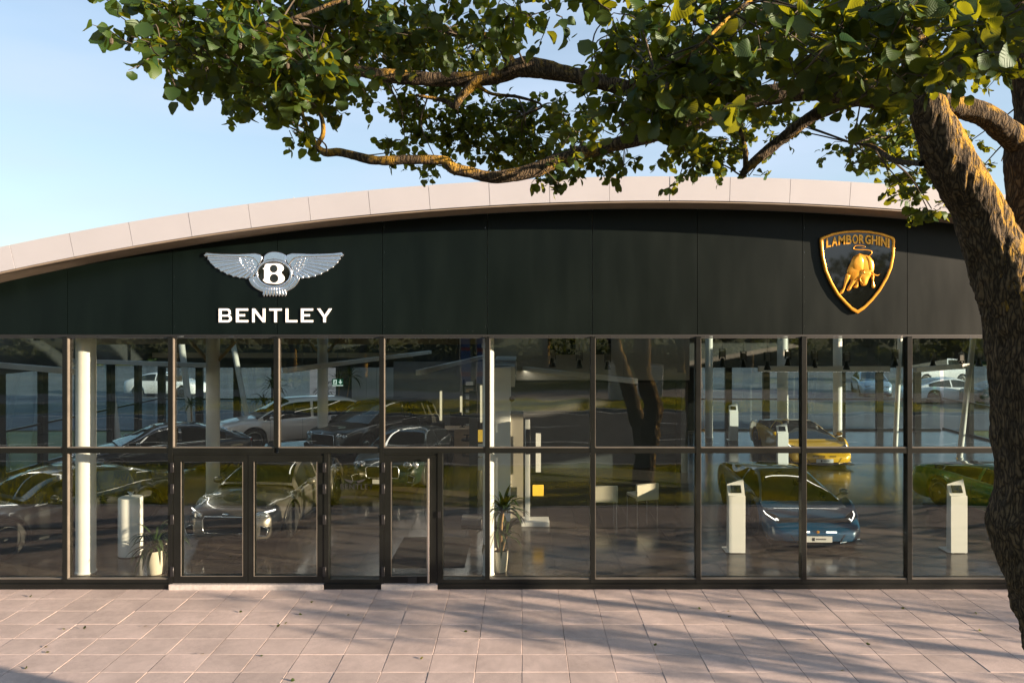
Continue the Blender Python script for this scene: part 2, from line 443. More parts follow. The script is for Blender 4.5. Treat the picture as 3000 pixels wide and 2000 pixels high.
for p in MULL[2:13]:
    for dx in (-0.035, 0.035):
        z = GL_TOP + 0.18
        while z < arc_z(fx(p), -0.5):
            rv.lathe([(0.006, 0.0), (0.004, 0.003)], 6, (fx(p) + dx, -0.001, z), Matrix.Rotation(math.pi/2, 3, 'X')); z += 0.42
    for k in range(4):
        rv.lathe([(0.006, 0.0), (0.004, 0.003)], 6, (fx(p) + 0.25 + 0.43 * k, -0.001, GL_TOP + 0.10), Matrix.Rotation(math.pi/2, 3, 'X'))
tag(rv.build('rivets', M['steel'], B), kind='stuff')
# drip edge under the panels
box('head_trim', M['gasket'], B, XL, XR, -0.035, 0.06, GL_TOP + 0.012, GL_TOP + 0.042)
# fascia panels along the arch
a0 = (fx(0) * 0.94 - ARC_CX) / ARC_R
step = 0.968 / ARC_R
first = math.asin(((22*1.2755 - CX) / 183.0 - ARC_CX) / ARC_R)
for k in range(-4, 22):
    t0, t1 = first + step * k + 0.00007, first + step * (k + 1) - 0.00007
    dy = random.uniform(-0.004, 0.004)
    mb = MB()
    v = []
    for (yy) in (OVER + dy, OVER + 0.03 + dy):
        for t in np.linspace(t0, t1, 5):
            for rr in (ARC_R - 0.385, ARC_R):
                v.append((ARC_CX + rr * math.sin(t), yy + (0.0 if rr == ARC_R else 0.012), ARC_TOP - ARC_R + rr * math.cos(t)))
    f = []
    for i in range(4):
        q = [i*2, i*2+1, i*2+3, i*2+2]
        f += [tuple(q), tuple(x + 10 for x in q[::-1]), (i*2, i*2+2, i*2+12, i*2+10), (i*2+1, i*2+11, i*2+13, i*2+3)]
    f += [(0, 10, 11, 1), (8, 9, 19, 18)]
    mb.add(v, f).build('fascia_panel', M['fascia'], B)
def arch_strip(name, m, y0, y1, r0, r1, xa, xb, n=60, parent=B):
    v, f = [], []
    xs = np.linspace(xa, xb, n)
    for x in xs:
        for yy, dr in ((y0, r0), (y1, r0), (y1, r1), (y0, r1)): v.append((x, yy, arc_z(x, dr)))
    for i in range(n - 1):
        for k in range(4): f.append((i*4+k, i*4+(k+1) % 4, (i+1)*4+(k+1) % 4, (i+1)*4+k))
    f += [(0,1,2,3), ((n-1)*4+3, (n-1)*4+2, (n-1)*4+1, (n-1)*4)]
    return MB().add(v, f).build(name, m, parent)
arch_strip('soffit', M['soffit'], OVER + 0.05, 0.055, -0.40, -0.365, -12.4, 16.9)
arch_strip('soffit_trim', M['soffit'], OVER + 0.02, OVER + 0.075, -0.415, -0.40, -12.4, 16.9)
yy_ = OVER + 0.035
for s0, s1 in [(3.6, 4.8), (7.4, 9.0), (11.4, 15.6), (18.4, 18.4)]:  # gaps are unseen roof openings, added to light the hall from above
    arch_strip('roof', M['roof_metal'], yy_, s0, -0.30, -0.02, -12.4, 16.9)
    if s1 > s0: arch_strip('roof_light', M['glass_rear'], s0, s1, -0.1, -0.08, -12.4, 16.9)
    yy_ = s1
for px in (855, 1010):                                       # small fixings on the roof edge
    MB().tube([(fx(px)*.94, OVER+.1, arc_z(fx(px)*.94)), (fx(px)*.94, OVER+.1, arc_z(fx(px)*.94)+.035)], .006, 6).build('roof_clip', M['grey_plastic'], B)

# glazing grid
FRONT = -0.085
def fbox(name, m, px0, px1, py0, py1, y0=FRONT, y1=0.06, parent=B):
    return box(name, m, parent, fx(px0), fx(px1), y0, y1, fz(py1), fz(py0))
def pane(px0, px1, py0, py1, parent=B, name='pane', y=0.0):
    xa, xb, za, zb = fx(px0), fx(px1), fz(py1), fz(py0)
    cx, cz = (xa + xb) / 2, (za + zb) / 2
    o = MB().box(xa - cx, xb - cx, -0.006, 0.006, za - cz, zb - cz).build(name, M['glass'], parent)
    o.location = (cx, y, cz)
    o.rotation_euler = (random.uniform(-.003, .003), 0, random.uniform(-.004, .004))
    return o
HW = 6.5
for i, p in enumerate(MULL[1:], 1):
    if fx(p) > XR - .1: continue
    lo = 1309 if abs(p - 813) < 5 else 1712
    fbox('mullion', M['frame'], p - HW, p + HW, 986, lo)
    fbox('glazing_bead', M['bead'], p + HW, p + HW + 1.6, 991, 1308, FRONT + .012, -.008)  # pale strip on the sun side of each mullion, painted as its lit face
    fbox('glazing_bead', M['bead'], p + HW, p + HW + 1.6, 1326, 1690, FRONT + .012, -.008) if not (MULL[6] - 5 < p < MULL[8] + 5) else None
for i in range(1, len(MULL) - 1):
    a, b = MULL[i] + HW, MULL[i+1] - HW
    if fx(b) > XR: b = CX + XR * F / DIST
    if b - a < 20: continue
    pane(a, b, 990, 1309)
    fbox('transom', M['frame'], a, b, 1309.5, 1324.5, FRONT + 0.006, 0.05)
    fbox('glazing_bead', M['gasket'], a, b, 986, 990.5, -0.05, 0.03)
    fbox('glazing_bead', M['bead'], a + 1.8, b, 1307, 1309.4, FRONT + .012, -.008)
    if i in (6, 7, 8): continue
    fbox('glazing_bead', M['bead'], a + 1.8, b, 1689, 1691.4, FRONT + .012, -.008)
    pane(a, b, 1324, 1692)
    fbox('bottom_rail', M['frame'], a, b, 1691.5, 1704, FRONT + 0.004, 0.05)
# bays with doors: lower panes beside the doors
fbox('mullion', M['frame'], 953.5, 966, 1325, 1712)
pane(966, 1119.5 - HW, 1324, 1692); fbox('bottom_rail', M['frame'], 966, 1120 - HW, 1691.5, 1704, FRONT + .004, .05)
fbox('mullion', M['frame'], 1284, 1298, 1325, 1712)
pane(1298, 1428 - HW, 1324, 1692); fbox('bottom_rail', M['frame'], 1298, 1428 - HW, 1691.5, 1704, FRONT + .004, .05)
for a, b in ((MULL[1], 505), (953.5, 1121), (1284, CX + XR * F / DIST)):
    fbox('plinth', M['frame'], a, b, 1704.5, 1721, FRONT - 0.015, 0.08)
    fbox('plinth_ledge', M['frame'], a, b, 1703.2, 1706.5, FRONT - 0.03, 0.07)
for a, b in ((505.5, 953), (1121.5, 1283.5)):
    fbox('threshold', M['threshold'], a, b, 1704, 1720.5, FRONT - 0.05, 0.12)
def door_leaf(px0, px1, st0, st1, hinge_side, label=None, pull=None):
    y0, y1 = FRONT + 0.012, 0.045
    d = empty('door'); d.parent = B
    if label: d['label'] = label
    mb = MB()
    X = [fx(px0), fx(px0 + st0), fx(px1 - st1), fx(px1)]; Z = [fz(1703), fz(1683), fz(1350), fz(1331)]
    mb.box(X[0], X[1], y0, y1, Z[0], Z[3]); mb.box(X[2], X[3], y0, y1, Z[0], Z[3])
    mb.box(X[1], X[2], y0 + .001, y1 - .001, Z[0], Z[1]); mb.box(X[1], X[2], y0 + .001, y1 - .001, Z[2], Z[3])
    mb.build('door_frame', M['frame'], d)
    MB().box(X[1] - .0, X[1] + .008, y0 - .006, y0 + .01, Z[1], Z[2]).box(X[2] - .008, X[2], y0 - .006, y0 + .01, Z[1], Z[2]).box(X[1], X[2], y0 - .005, y0 + .01, Z[1], Z[1] + .008).build('glazing_bead', M['bead'], d)
    pane(px0 + st0 - 1, px1 - st1 + 1, 1349, 1684, d, 'door_pane', -0.02)
    for py in (1366, 1428, 1517, 1668):
        hx = X[0] - 0.012 if hinge_side < 0 else X[3] + 0.012
        MB().box(hx - .028, hx + .028, y0 - .03, y0 - .002, fz(py + 14), fz(py - 14)).build('hinge', M['black_plastic'], d, bevel=.004)
    if pull:
        MB().tube([(fx(pull), y0 - .07, fz(1697)), (fx(pull), y0 - .07, fz(1338))], .02, 16).build('pull_handle', M['steel'], d, True, 50)
        for py in (1360, 1520, 1680):
            MB().tube([(fx(pull), y0 - .06, fz(py)), (fx(pull), y0 + .01, fz(py))], .01, 8).build('handle_bracket', M['steel'], d, True, 50)
        fbox('lock_case', M['black_plastic'], px1 + 1, px1 + 9, 1493, 1512, FRONT - .02, FRONT + .01, d)
        fbox('door_shoe', M['black_plastic'], 1197, 1222, 1685, 1701, FRONT - .004, FRONT + .02, d)
    return d
fbox('door_head', M['frame'], 512, 953.5, 1324.5, 1330.5, FRONT + .02, .05)
fbox('door_head', M['frame'], 1128, 1284, 1324.5, 1330.5, FRONT + .02, .05)
door_leaf(513.5, 730.5, 22, 14, -1)
door_leaf(732, 952.5, 16, 20, 1)
door_leaf(1127.5, 1283.5, 20, 30, -1, 'single door with a tall steel pull bar', 1258)

# shell behind the front
SLOTS = [(3.6, 4.8), (7.4, 9.0), (11.4, 15.6)]          # unseen openings added to brighten the hall
yy_ = 0.07
for s0, s1 in SLOTS + [(17.6, 17.6)]:
    box('ceiling', M['ceiling'], B, XL, XR, yy_, s0, 4.55, 4.62); yy_ = s1
box('head_wall', M['dark_wall'], B, XL, XR, 17.55, 17.8, 2.62, 4.5)
box('end_wall', M['dark_wall'], B, XR, XR + 0.2, 0.0, 17.8, 3.0, 4.5)
box('end_wall', M['dark_wall'], B, XL - 0.2, XL, 0.0, 17.8, 3.0, 4.5)
# rear and side glazing
def rear_bay(x0, x1, ax='x', pos=17.62, z1=2.62):
    def bb(name, m, a, b, za, zb, th):
        if ax == 'x': return box(name, m, B, a, b, pos - th, pos + th, za, zb)
        return box(name, m, B, pos - th, pos + th, a, b, za, zb)
    bb('rear_post', M['frame'], x0 - .13, x0 + .13, .0, z1, .09)
    bb('rear_transom', M['frame'], x0 + .13, x1 - .13, 1.30, 1.36, .05)
    bb('rear_sill', M['frame'], x0 + .13, x1 - .13, .0, .12, .06)
    bb('rear_pane', M['glass_rear'], x0 + .13, x1 - .13, .12, 1.30, .006)
    bb('rear_pane', M['glass_rear'], x0 + .13, x1 - .13, 1.36, z1, .006)
xs = list(np.arange(XL + .13, XR - .5, 1.55))
SOLID = (-7.6, 6.0)                                          # offices stand against the rear wall here
for x in xs:
    if x + 1.55 < SOLID[0] or x > SOLID[1]: rear_bay(x, min(x + 1.55, XR - .13))
box('rear_wall', M['dark_wall'], B, -7.6, 6.1, 17.4, 17.54, .05, 2.62)
for y in np.arange(1.0, 16.5, 1.9):
    rear_bay(y, y + 1.9, 'y', XR + .1, 3.0); rear_bay(y, y + 1.9, 'y', XL - .1, 3.0)

# floor
floor = box('floor', M['floor_joint'], None, XL, XR, 0.09, 17.5, -0.05, 0.042); tag(floor, kind='structure')
ft = MB().box(-.298, .298, -.298, .298, -.03, 0); ft_me = ft.mesh('floor_tile'); ft_me.materials.append(M['floor_tile'])
for j in range(8):
    for i in range(-17, 17):
        x, y = i * .6 + .3, .72 + .6 * j
        if abs(x) > (y + DIST) * 1500 / F + .5: continue
        inst('floor_tile', ft_me, floor, (x, y, .05 + random.uniform(-.0006, .0006)), (random.uniform(-.0008, .0008), random.uniform(-.0008, .0008), random.choice((0, math.pi))))
ff = box('floor_rest', M['floor_far'], floor, XL, XR, 5.22, 17.4, .03, .05)
box('floor_rest', M['floor_far'], floor, XL, -10.2, .42, 5.22, .03, .05)
box('floor_rest', M['floor_far'], floor, 10.2, XR, .42, 5.22, .03, .05)
gr = MB()
for k in range(0, 260): gr.box(-9.9 + k * .072, -9.9 + k * .072 + .05, .13, .38, .02, .048)
tag(gr.build('floor_grille', M['black_plastic'], floor), kind='stuff')

# interior columns
def column(x, y, r, m, label, z1=4.5, arms=False, n=36):
    c = empty('column', (x, y, .05), label=label, cat='column')
    MB().lathe([(r, 0), (r, z1 - .05)], n).build('shaft', m, c, True, 40)
    MB().lathe([(r + .012, 0), (r + .012, .02), (r + .004, .025)], n).build('base_ring', M['white_paint'], c, True, 40)
    if arms:
        for s in (-1, 1):
            MB().tube([(s * r * .8, 0, 3.45), (s * (r + .42), 0, 3.95)], .05, 6).build('bracket', M['timber'], c)
    return c
column(-7.80, .62, .163, M['white_paint'], 'stout white round column behind the glass left of the double doors')
column(-8.05, 6.6, .17, M['white_wall'], 'pale round column with angled brackets, behind the grey coupe', arms=True)
column(-6.55, 11.6, .17, M['white_wall'], 'thin pale column standing between the pale off-roader and the black one', arms=True)
column(-.60, .50, .10, M['white_paint'], 'slender white column directly behind the centre mullion beside the yucca')
column(9.9, 15.4, .2, M['white_wall'], 'white round column behind the yellow sports car')
column(7.2, 15.8, .14, M['white_wall'], 'white round column behind the two rear kiosks')
column(11.9, 15.2, .16, M['white_wall'], 'white round column to the right of the yellow sports car')
def prop(px0, py0, px1, py1, Z, r, label):
    p0, p1 = W(px0, py0, Z), W(px1, py1, Z)
    d = (p1 - p0).normalized()
    p1 = p0 + d * ((4.5 - p0.z) / d.z); p0 = p0 + d * ((.05 - p0.z) / d.z)
    c = empty('raking_column', p0, label=label, cat='column')
    MB().tube([(0, 0, 0), p1 - p0], r, 20).build('shaft', M['white_wall'], c, True, 40)
    MB().lathe([(r + .03, 0), (r + .03, .03)], 20).build('base_plate', M['steel'], c)
prop(350, 1340, 318, 1085, 27, .13, 'leaning pale column at the back, right of the stout white column')
prop(562, 1260, 540, 1075, 27, .11, 'leaning pale column left of the round bracketed column')
prop(720, 1200, 694, 1065, 28, .10, 'leaning pale column above the pale off-roader bonnet')
prop(20, 1400, -6, 1200, 22, .12, 'leaning column at the left edge above the black coupe')
prop(2815, 1305, 2840, 1090, 24, .09, 'leaning white column above the kiosk by the tree')
prop(2625, 1260, 2632, 1100, 26, .08, 'leaning white column right of the yellow sports car')

# inner office block
off = empty('office_block', (0, 9.0, 0.05), label='beige office block with dark window openings deep inside the showroom', cat='office')
MB().box(-.9, 4.9, 0, .2, 2.75, 4.45).build('fascia_wall', M['beige_wall'], off)
for a, b in ((.75, 1.55), (2.15, 2.6)):
    MB().box(a, b, -.02, .03, 3.5, 4.4).build('window', M['screen'], off)
MB().box(-.9, 4.9, -.03, .0, 2.68, 2.74).build('shadow_trim', M['gasket'], off)
MB().box(-.6, 4.9, .9, 1.0, 0, 2.7).build('back_wall', M['dark_wall'], off)
MB().box(4.7, 4.9, .2, 8.2, 0, 4.45).build('side_wall', M['dark_wall'], off)
MB().box(-.9, -.7, .2, 8.2, 0, 4.45).build('side_wall', M['beige_wall'], off)
pl = empty('wall_pillar', (-.47, 3.9, .05), label='broad white wall pillar behind the tall yucca', cat='pillar')
MB().box(-.21, .21, 0, .5, 0, 3.45).build('shaft', M['white_paint'], pl, bevel=.01)
MB().box(-.28, .30, .1, 5.2, 3.0, 3.45).build('return_beam', M['white_wall'], pl)
MB().box(.21, .212 + .28, .06, .44, 0, 2.4).build('side_cladding', M['beige_wall'], pl)
cm = MB().lathe([(.06, 0), (.06, .05), (.045, .08), (.01, .1)], 16, (.24, -.05, 2.75), Matrix.Rotation(math.pi/2, 3, 'X')).build('camera_dome', M['black_plastic'], pl, True, 40)
st = empty('display_stand', (.28, 3.7, .05), label='white display stand with a yellow lit panel on a slab base', cat='display')
MB().box(-.30, .31, -.2, .25, 0, .1).build('base', M['white_paint'], st, bevel=.006)
MB().box(-.22, -.11, -.02, .06, .1, 2.3).build('upright', M['white_paint'], st, bevel=.005)
MB().box(-.20, -.10, -.05, -.02, 1.55, 2.1).build('monitor', M['black_plastic'], st, bevel=.005)
MB().box(.02, .13, -.02, .04, 1.15, 2.0).build('side_panel', M['white_paint'], st)
MB().box(-.05, .19, .0, .05, .62, .86).build('lit_panel', M['yellow_light'], st, bevel=.005)
rk = empty('brochure_wall', (-1.0, 4.1, .05), label='narrow brochure wall panel left of the broad white pillar', cat='panel')
MB().box(-.2, -.02, 0, .1, 0, 2.9).build('board', M['dark_wall'], rk)
for k, c in enumerate(('yellow_light', 'white_paint', 'white_wall')):
    MB().box(0, .14, -.01, .03, 1.25 + .5 - k * .32, 1.52 + .5 - k * .32).build('poster', M[c], rk)
MB().box(-.34, .1, -.5, .0, 0, .12).build('foot', M['grey_wall'], rk)

cw = empty('curtain_wall_panel', (-6.9, 17.2, .05), label='white lit curtain panel behind the pale off-roader', cat='curtain')
for k in range(9):
    MB().box(k * .2, k * .2 + .195, (k % 2) * .02, .05 + (k % 2) * .02, .1, 2.6).build('panel', M['white_wall'], cw)
ex = empty('exit_sign', (-6.9 * .0 + W(987, 1120, 26).x, 13.6, W(987, 1120, 26).z - .1), label='small lit exit sign on the rear wall above the black off-roader', cat='sign')
MB().box(-.19, .19, 0, .03, 0, .22).build('housing', M['exit_dark'], ex)
MB().prism([(.03, .12), (.08, .12), (.08, .19), (.12, .19), (.12, .12), (.17, .12), (.10, .03)], -.004, 0).build('arrow', M['exit_green'], ex)
MB().prism([(-.15, .03), (-.03, .03), (-.03, .19), (-.15, .19)], -.004, 0).build('door_symbol', M['exit_green'], ex)
MB().prism([(-.12, .05), (-.07, .05), (-.06, .15), (-.10, .17)], -.007, -.004).build('figure_symbol', M['exit_dark'], ex)
MB().box(-.19, .19, .0, .03, -.03, -.005).build('lamp_strip', M['exit_green'], ex)
MB().box(-.01, .01, .01, .02, .22, 1.2).build('hanger', M['grey_plastic'], ex)

# suspended linear luminaires and beams
def bar(p0, p1, w, h, label, m='lamp_white', top=4.5):
    p0, p1 = Vector(p0), Vector(p1)
    c = (p0 + p1) / 2
    o = empty('linear_light', c, label=label, cat='light')
    d = p1 - p0; a = math.atan2(d.y, d.x)
    o.rotation_euler = (0, 0, a)
    L = d.length
    MB().box(-L/2, L/2, -w/2, w/2, 0, h).build('housing', M[m], o, bevel=.006)
    MB().box(-L/2 + .03, L/2 - .03, -w/2 + .025, w/2 - .025, -.0015, 0).build('diffuser', M['lamp_on'], o)
    for s in (-1, 1):
        MB().tube([(s * L * .42, 0, h), (s * L * .42, 0, top - c.z)], .004, 5).build('wire', M['grey_plastic'], o)
def WZ(px, py, Z): return W(px, py, Z)
bar(WZ(1225, 1091, 17.5), WZ(1475, 1040, 29), .12, .12, 'suspended linear light with a white end face left of the centre mullion')
bar(WZ(1510, 1112, 22), WZ(1862, 1085, 17), .12, .12, 'suspended linear light crossing in front of the beige office block')
bar(WZ(2222, 1088, 18), WZ(2605, 1088, 18), .12, .13, 'suspended linear light above the yellow sports car')
bar(WZ(-120, 1075, 20), WZ(275, 1090, 15.5), .12, .13, 'suspended linear light at the far left above the black coupe')
bar(WZ(210, 1075, 23), WZ(630, 1064, 20.5), .12, .13, 'suspended linear light crossing behind the stout white column')
bar(WZ(525, 1090, 16), WZ(500, 1088, 22), .12, .12, 'short suspended linear light end above the double doors')
bar(WZ(835, 1086, 17), WZ(1260, 1040, 27), .12, .12, 'suspended linear light above the pale off-roader')
bar(WZ(2680, 1085, 17), WZ(2835, 1083, 18.5), .10, .12, 'suspended linear light above the kiosk by the tree')
def spot(px, py, Z, label):
    p = W(px, py, Z)
    o = empty('spotlight', p, label=label, cat='spotlight', group='track spotlights under the showroom ceiling')
    MB().lathe([(.035, 0), (.05, -.09), (.085, -.2), (.0, -.19)], 14).build('head', M['black_plastic'], o, True, 50)
    MB().box(-.075, -.06, -.03, .03, -.03, .2).box(.06, .075, -.03, .03, -.03, .2).box(-.075, .075, -.03, .03, .2, .215).build('yoke', M['black_plastic'], o)
    MB().box(-.05, .05, -.05, .05, .02, .17).build('driver_box', M['grey_plastic'], o)
    MB().tube([(0, 0, .2), (0, 0, 4.5 - p.z)], .006, 5).build('wire', M['black_plastic'], o)
for i, (px, Z) in enumerate(((1618, 16), (1697, 17), (1780, 18), (2116, 17.5), (2178, 19), (2248, 17), (2308, 19), (2386, 18), (2480, 17.5), (2622, 18.5), (2733, 18), (2815, 19), (2868, 17.5))):
    spot(px, 1048 + (i % 3) * 5, Z, ('black spotlight hanging in front of the beige office block, %s from the centre' % ('first', 'second', 'third')[i]) if i < 3 else
         'black spotlight hanging in the right part of the showroom, %s from the beige block' % ('first','second','third','fourth','fifth','sixth','seventh','eighth','ninth','tenth')[i-3])
# timber beams under the rear head wall
for k, (y, z) in enumerate(((16.9, 3.05), (12.0, 3.75))):
    bmx = box('ceiling_beam', M['timber'], None, XL + .1, -1.2 if k else -4.4, y, y + .14, z, z + .2)
    tag(bmx, label=('lower', 'upper')[k] + ' timber beam running along the left half of the showroom ceiling', cat='beam')
# ------------------------------------------------------------------ signs on the facade
def curve_mesh(name, polys, depth, bevel=0.0, res=2, offset=0.0):
    """closed polylines in (x, z) (holes allowed) -> mesh raised towards -y from y=0"""
    cu = bpy.data.curves.new(name, 'CURVE'); cu.dimensions = '2D'; cu.fill_mode = 'BOTH'
    cu.extrude = depth / 2 - bevel; cu.bevel_depth = bevel; cu.bevel_resolution = res; cu.offset = offset - bevel
    for p in polys:
        sp = cu.splines.new('POLY'); sp.points.add(len(p) - 1); sp.use_cyclic_u = True
        for q, (x, z) in zip(sp.points, p): q.co = (x, z, 0, 1)
    return _from_curve(name, cu, depth)
def _from_curve(name, cu, depth):
    ob = bpy.data.objects.new('tmp', cu); COL.objects.link(ob)
    dg = bpy.context.evaluated_depsgraph_get()
    me = bpy.data.meshes.new_from_object(ob.evaluated_get(dg))
    bpy.data.objects.remove(ob); bpy.data.curves.remove(cu)
    me.name = name
    R = Matrix(((1, 0, 0, 0), (0, 0, -1, -depth / 2), (0, 1, 0, 0), (0, 0, 0, 1)))
    me.transform(R)
    return me
def put(name, me, m, parent, y=0.0, smooth=False):
    me.materials.clear(); me.materials.append(m)
    if smooth:
        me.polygons.foreach_set('use_smooth', [True]*len(me.polygons)); me.set_sharp_from_angle(angle=math.radians(45))
    o = inst(name, me, parent, (0, y, 0)); return o
def E1(p): return (fx(p[0]/4.704 + 560), fz(p[1]/4.704 + 700))     # zoomed photo crop -> facade (x, z)
def E2(p): return (fx(p[0]/5.228 + 2350), fz(p[1]/5.228 + 640))
def oval(c, rx, ry, n=48, a0=0.0, a1=2*math.pi, close=True):
    m = n if close else n + 1
    return [(c[0] + rx*math.cos(a0 + (a1-a0)*k/n), c[1] + ry*math.sin(a0 + (a1-a0)*k/n)) for k in range(m)]

# lettering under the winged emblem
lt = empty('lettering_sign', label='raised white capital letters reading BENTLEY below the winged emblem', cat='sign')
T, Bt, S = 955, 1150, 40
def rect(x0, x1, y0, y1): return [(x0, y0), (x1, y0), (x1, y1), (x0, y1)]
def letter_B(x0, x1):
    m = (T + Bt) / 2 + 2
    def bowl(xa, xb, ya, yb):
        r = (yb - ya) / 2
        return [(xa, ya)] + [(xb - r + r*math.cos(t), (ya+yb)/2 + r*math.sin(t)) for t in np.linspace(-math.pi/2, math.pi/2, 14)] + [(xa, yb)]
    out = [(x0, T)] + [(x1-14 - 48 + 48*math.cos(t), T+48 + 48*math.sin(t)) for t in np.linspace(-math.pi/2, math.pi*.42, 10)] + \
          [(x1 - 54 + 54*math.cos(t), Bt-54 + 54*math.sin(t)) for t in np.linspace(-math.pi*.42, math.pi/2, 12)] + [(x0, Bt)]
    return [out, bowl(x0+S, x1-42, T+34, m-15), bowl(x0+S, x1-34, m+17, Bt-34)]
LET = [('B', letter_B(385, 565)),
       ('E', [[(622,T),(790,T),(790,T+36),(662,T+36),(662,T+78),(748,T+78),(748,T+114),(662,T+114),(662,Bt-36),(792,Bt-36),(792,Bt),(622,Bt)]]),
       ('N', [[(845,T),(884,T),(990,Bt-62),(990,T),(1028,T),(1028,Bt),(992,Bt),(882,T+62),(882,Bt),(845,Bt)]]),
       ('T', [[(1080,T),(1255,T),(1255,T+36),(1188,T+36),(1188,Bt),(1148,Bt),(1148,T+36),(1080,T+36)]]),
       ('L', [[(1305,T),(1345,T),(1345,Bt-36),(1468,Bt-36),(1468,Bt),(1305,Bt)]]),
       ('E', [[(1515,T),(1685,T),(1685,T+36),(1555,T+36),(1555,T+78),(1642,T+78),(1642,T+114),(1555,T+114),(1555,Bt-36),(1687,Bt-36),(1687,Bt),(1515,Bt)]]),
       ('Y', [[(1735,T),(1782,T),(1843,T+88),(1903,T),(1950,T),(1863,T+124),(1863,Bt),(1822,Bt),(1822,T+124)]])]
for ch, polys in LET:
    put('letter', curve_mesh('letter', [[E1(p) for p in q] for q in polys], .016, .0, 1, -.004), M['white_letter'], lt, -.010)

# winged emblem
em = empty('winged_emblem', label='large chrome winged emblem with a white B on a black oval', cat='emblem')
em.scale = (1, .6, 1)
C1 = E1((1150, 480))
sx = 172 / 172 / 4.704 * DIST / F
def wing(side):
    def q(p): return E1((1150 + side * (p[0] - 1150), p[1]))
    w = empty('wing'); w.parent = em
    basep = [(1330,250),(1420,225),(1700,222),(2075,215),(2060,270),(2035,315),(1985,370),(1900,425),(1820,470),(1730,505),(1640,530),(1540,540),(1440,520),(1400,430),(1370,350)]
    put('plate', curve_mesh('plate', [[q(p) for p in basep]], .03, .004), M['chrome'], w, -.012, True)
    edge = [(1312,262),(1330,218),(1400,196),(1500,200),(1650,206),(1850,203),(1980,196),(2082,184),(2117,224),(2090,250),(2062,238),(1950,243),(1800,250),(1620,252),(1500,256),(1430,275),(1385,320),(1360,372),(1330,330)]
    put('leading_edge', curve_mesh('leading_edge', [[q(p) for p in edge]], .045, .016, 3), M['chrome'], w, -.03, True)
    inner = [(1620,270),(1608,297),(1595,330),(1575,365),(1552,397),(1520,425),(1485,445),(1450,458),(1425,470)]
    tips = [(2068,276),(2030,325),(1968,388),(1893,437),(1808,482),(1722,515),(1632,535),(1548,545),(1468,540)]
    for k, (a, b) in enumerate(zip(inner, tips)):
        a, b = Vector(a), Vector(b); d = (b - a).normalized(); n = Vector((-d.y, d.x)); h = 20 if k else 18
        poly = [a - n*h*.55, a + n*h*.55] + [b - d*30 + n*h*1.05, b - d*8 + n*h*.8, b + n*h*.1, b - d*6 - n*h*.6, b - d*26 - n*h*.95]
        put('feather', curve_mesh('feather', [[q(p) for p in poly]], .034, .011, 3), M['chrome'], w, -.022 - .0012*k, True)
    small = [(1560,282,26,13),(1505,292,24,13),(1545,322,26,13),(1490,335,24,13),(1530,362,26,13),(1475,378,24,13),(1500,405,26,13),(1447,345,20,12),(1442,415,22,12),(1465,300,20,12),(1425,385,18,11),(1470,440,22,11)]
    for k, (x, y, rx, ry) in enumerate(small):
        put('covert_feather', curve_mesh('covert_feather', [[q((x + (u*math.cos(-.5) - v*math.sin(-.5)), y + (u*math.sin(-.5) + v*math.cos(-.5)))) for u, v in oval((0,0), rx, ry, 14)]], .036, .010, 3), M['chrome'], w, -.026 - .0008*k, True)
wing(1); wing(-1)
low = [(1150 + 350*math.cos(t), 530 + 222*math.sin(t)) for t in np.linspace(.06, math.pi-.06, 40)] + [(1150 + 235*math.cos(t), 490 + 168*math.sin(t)) for t in np.linspace(math.pi-.1, .1, 40)]
put('crescent', curve_mesh('crescent', [[E1(p) for p in low]], .04, .014, 3), M['chrome'], em, -.018, True)
low2 = [(1150 + 312*math.cos(t), 525 + 196*math.sin(t)) for t in np.linspace(.2, math.pi-.2, 40)] + [(1150 + 288*math.cos(t), 522 + 182*math.sin(t)) for t in np.linspace(math.pi-.2, .2, 40)]
put('crescent_rib', curve_mesh('crescent_rib', [[E1(p) for p in low2]], .02, .006, 2), M['chrome'], em, -.054, True)
for k in range(8):
    t = (k - 3.5) * 42
    poly = [(1160+t*.82-15, 672), (1160+t*.82+15, 672), (1160+t+18, 765), (1160+t, 797), (1160+t-18, 765)]
    put('tail_feather', curve_mesh('tail_feather', [[E1(p) for p in poly]], .034, .01, 3), M['chrome'], em, -.034, True)
crown = [(1012,240),(1040,205),(1090,180),(1150,171),(1215,178),(1270,196),(1328,232),(1310,300),(1330,340),(1240,300),(1150,285),(1060,302),(980,345),(1010,300)]
put('crown', curve_mesh('crown', [[E1(p) for p in crown]], .044, .016, 3), M['chrome'], em, -.022, True)
put('oval_ring', curve_mesh('oval_ring', [[E1(p) for p in oval((1150,480), 252, 196)], [E1(p) for p in oval((1150,480), 222, 167)]], .05, .012, 3), M['chrome'], em, -.028, True)
put('oval_disc', curve_mesh('oval_disc', [[E1(p) for p in oval((1150,480), 232, 176)]], .03, .002), M['black_gloss'], em, -.02, True)
bout = [(1000,405),(1018,398),(1030,352),(1060,342),(1180,338)] + [(1180+105*math.cos(t), 405+67*math.sin(t)) for t in np.linspace(-1.5, .75, 10)] + [(1252,474)] + \
       [(1185+112*math.cos(t), 545+77*math.sin(t)) for t in np.linspace(-.72, 1.5, 12)] + [(1080,615),(1030,602),(1018,585),(1000,578),(1000,562),(1016,548),(1016,425),(1000,418)]
put('emblem_letter', curve_mesh('emblem_letter', [[E1(p) for p in bout], [E1(p) for p in oval((1145,412), 56, 54, 24)], [E1(p) for p in oval((1150,545), 62, 60, 24)]], .018, .003, 2), M['white_letter'], em, -.05, True)

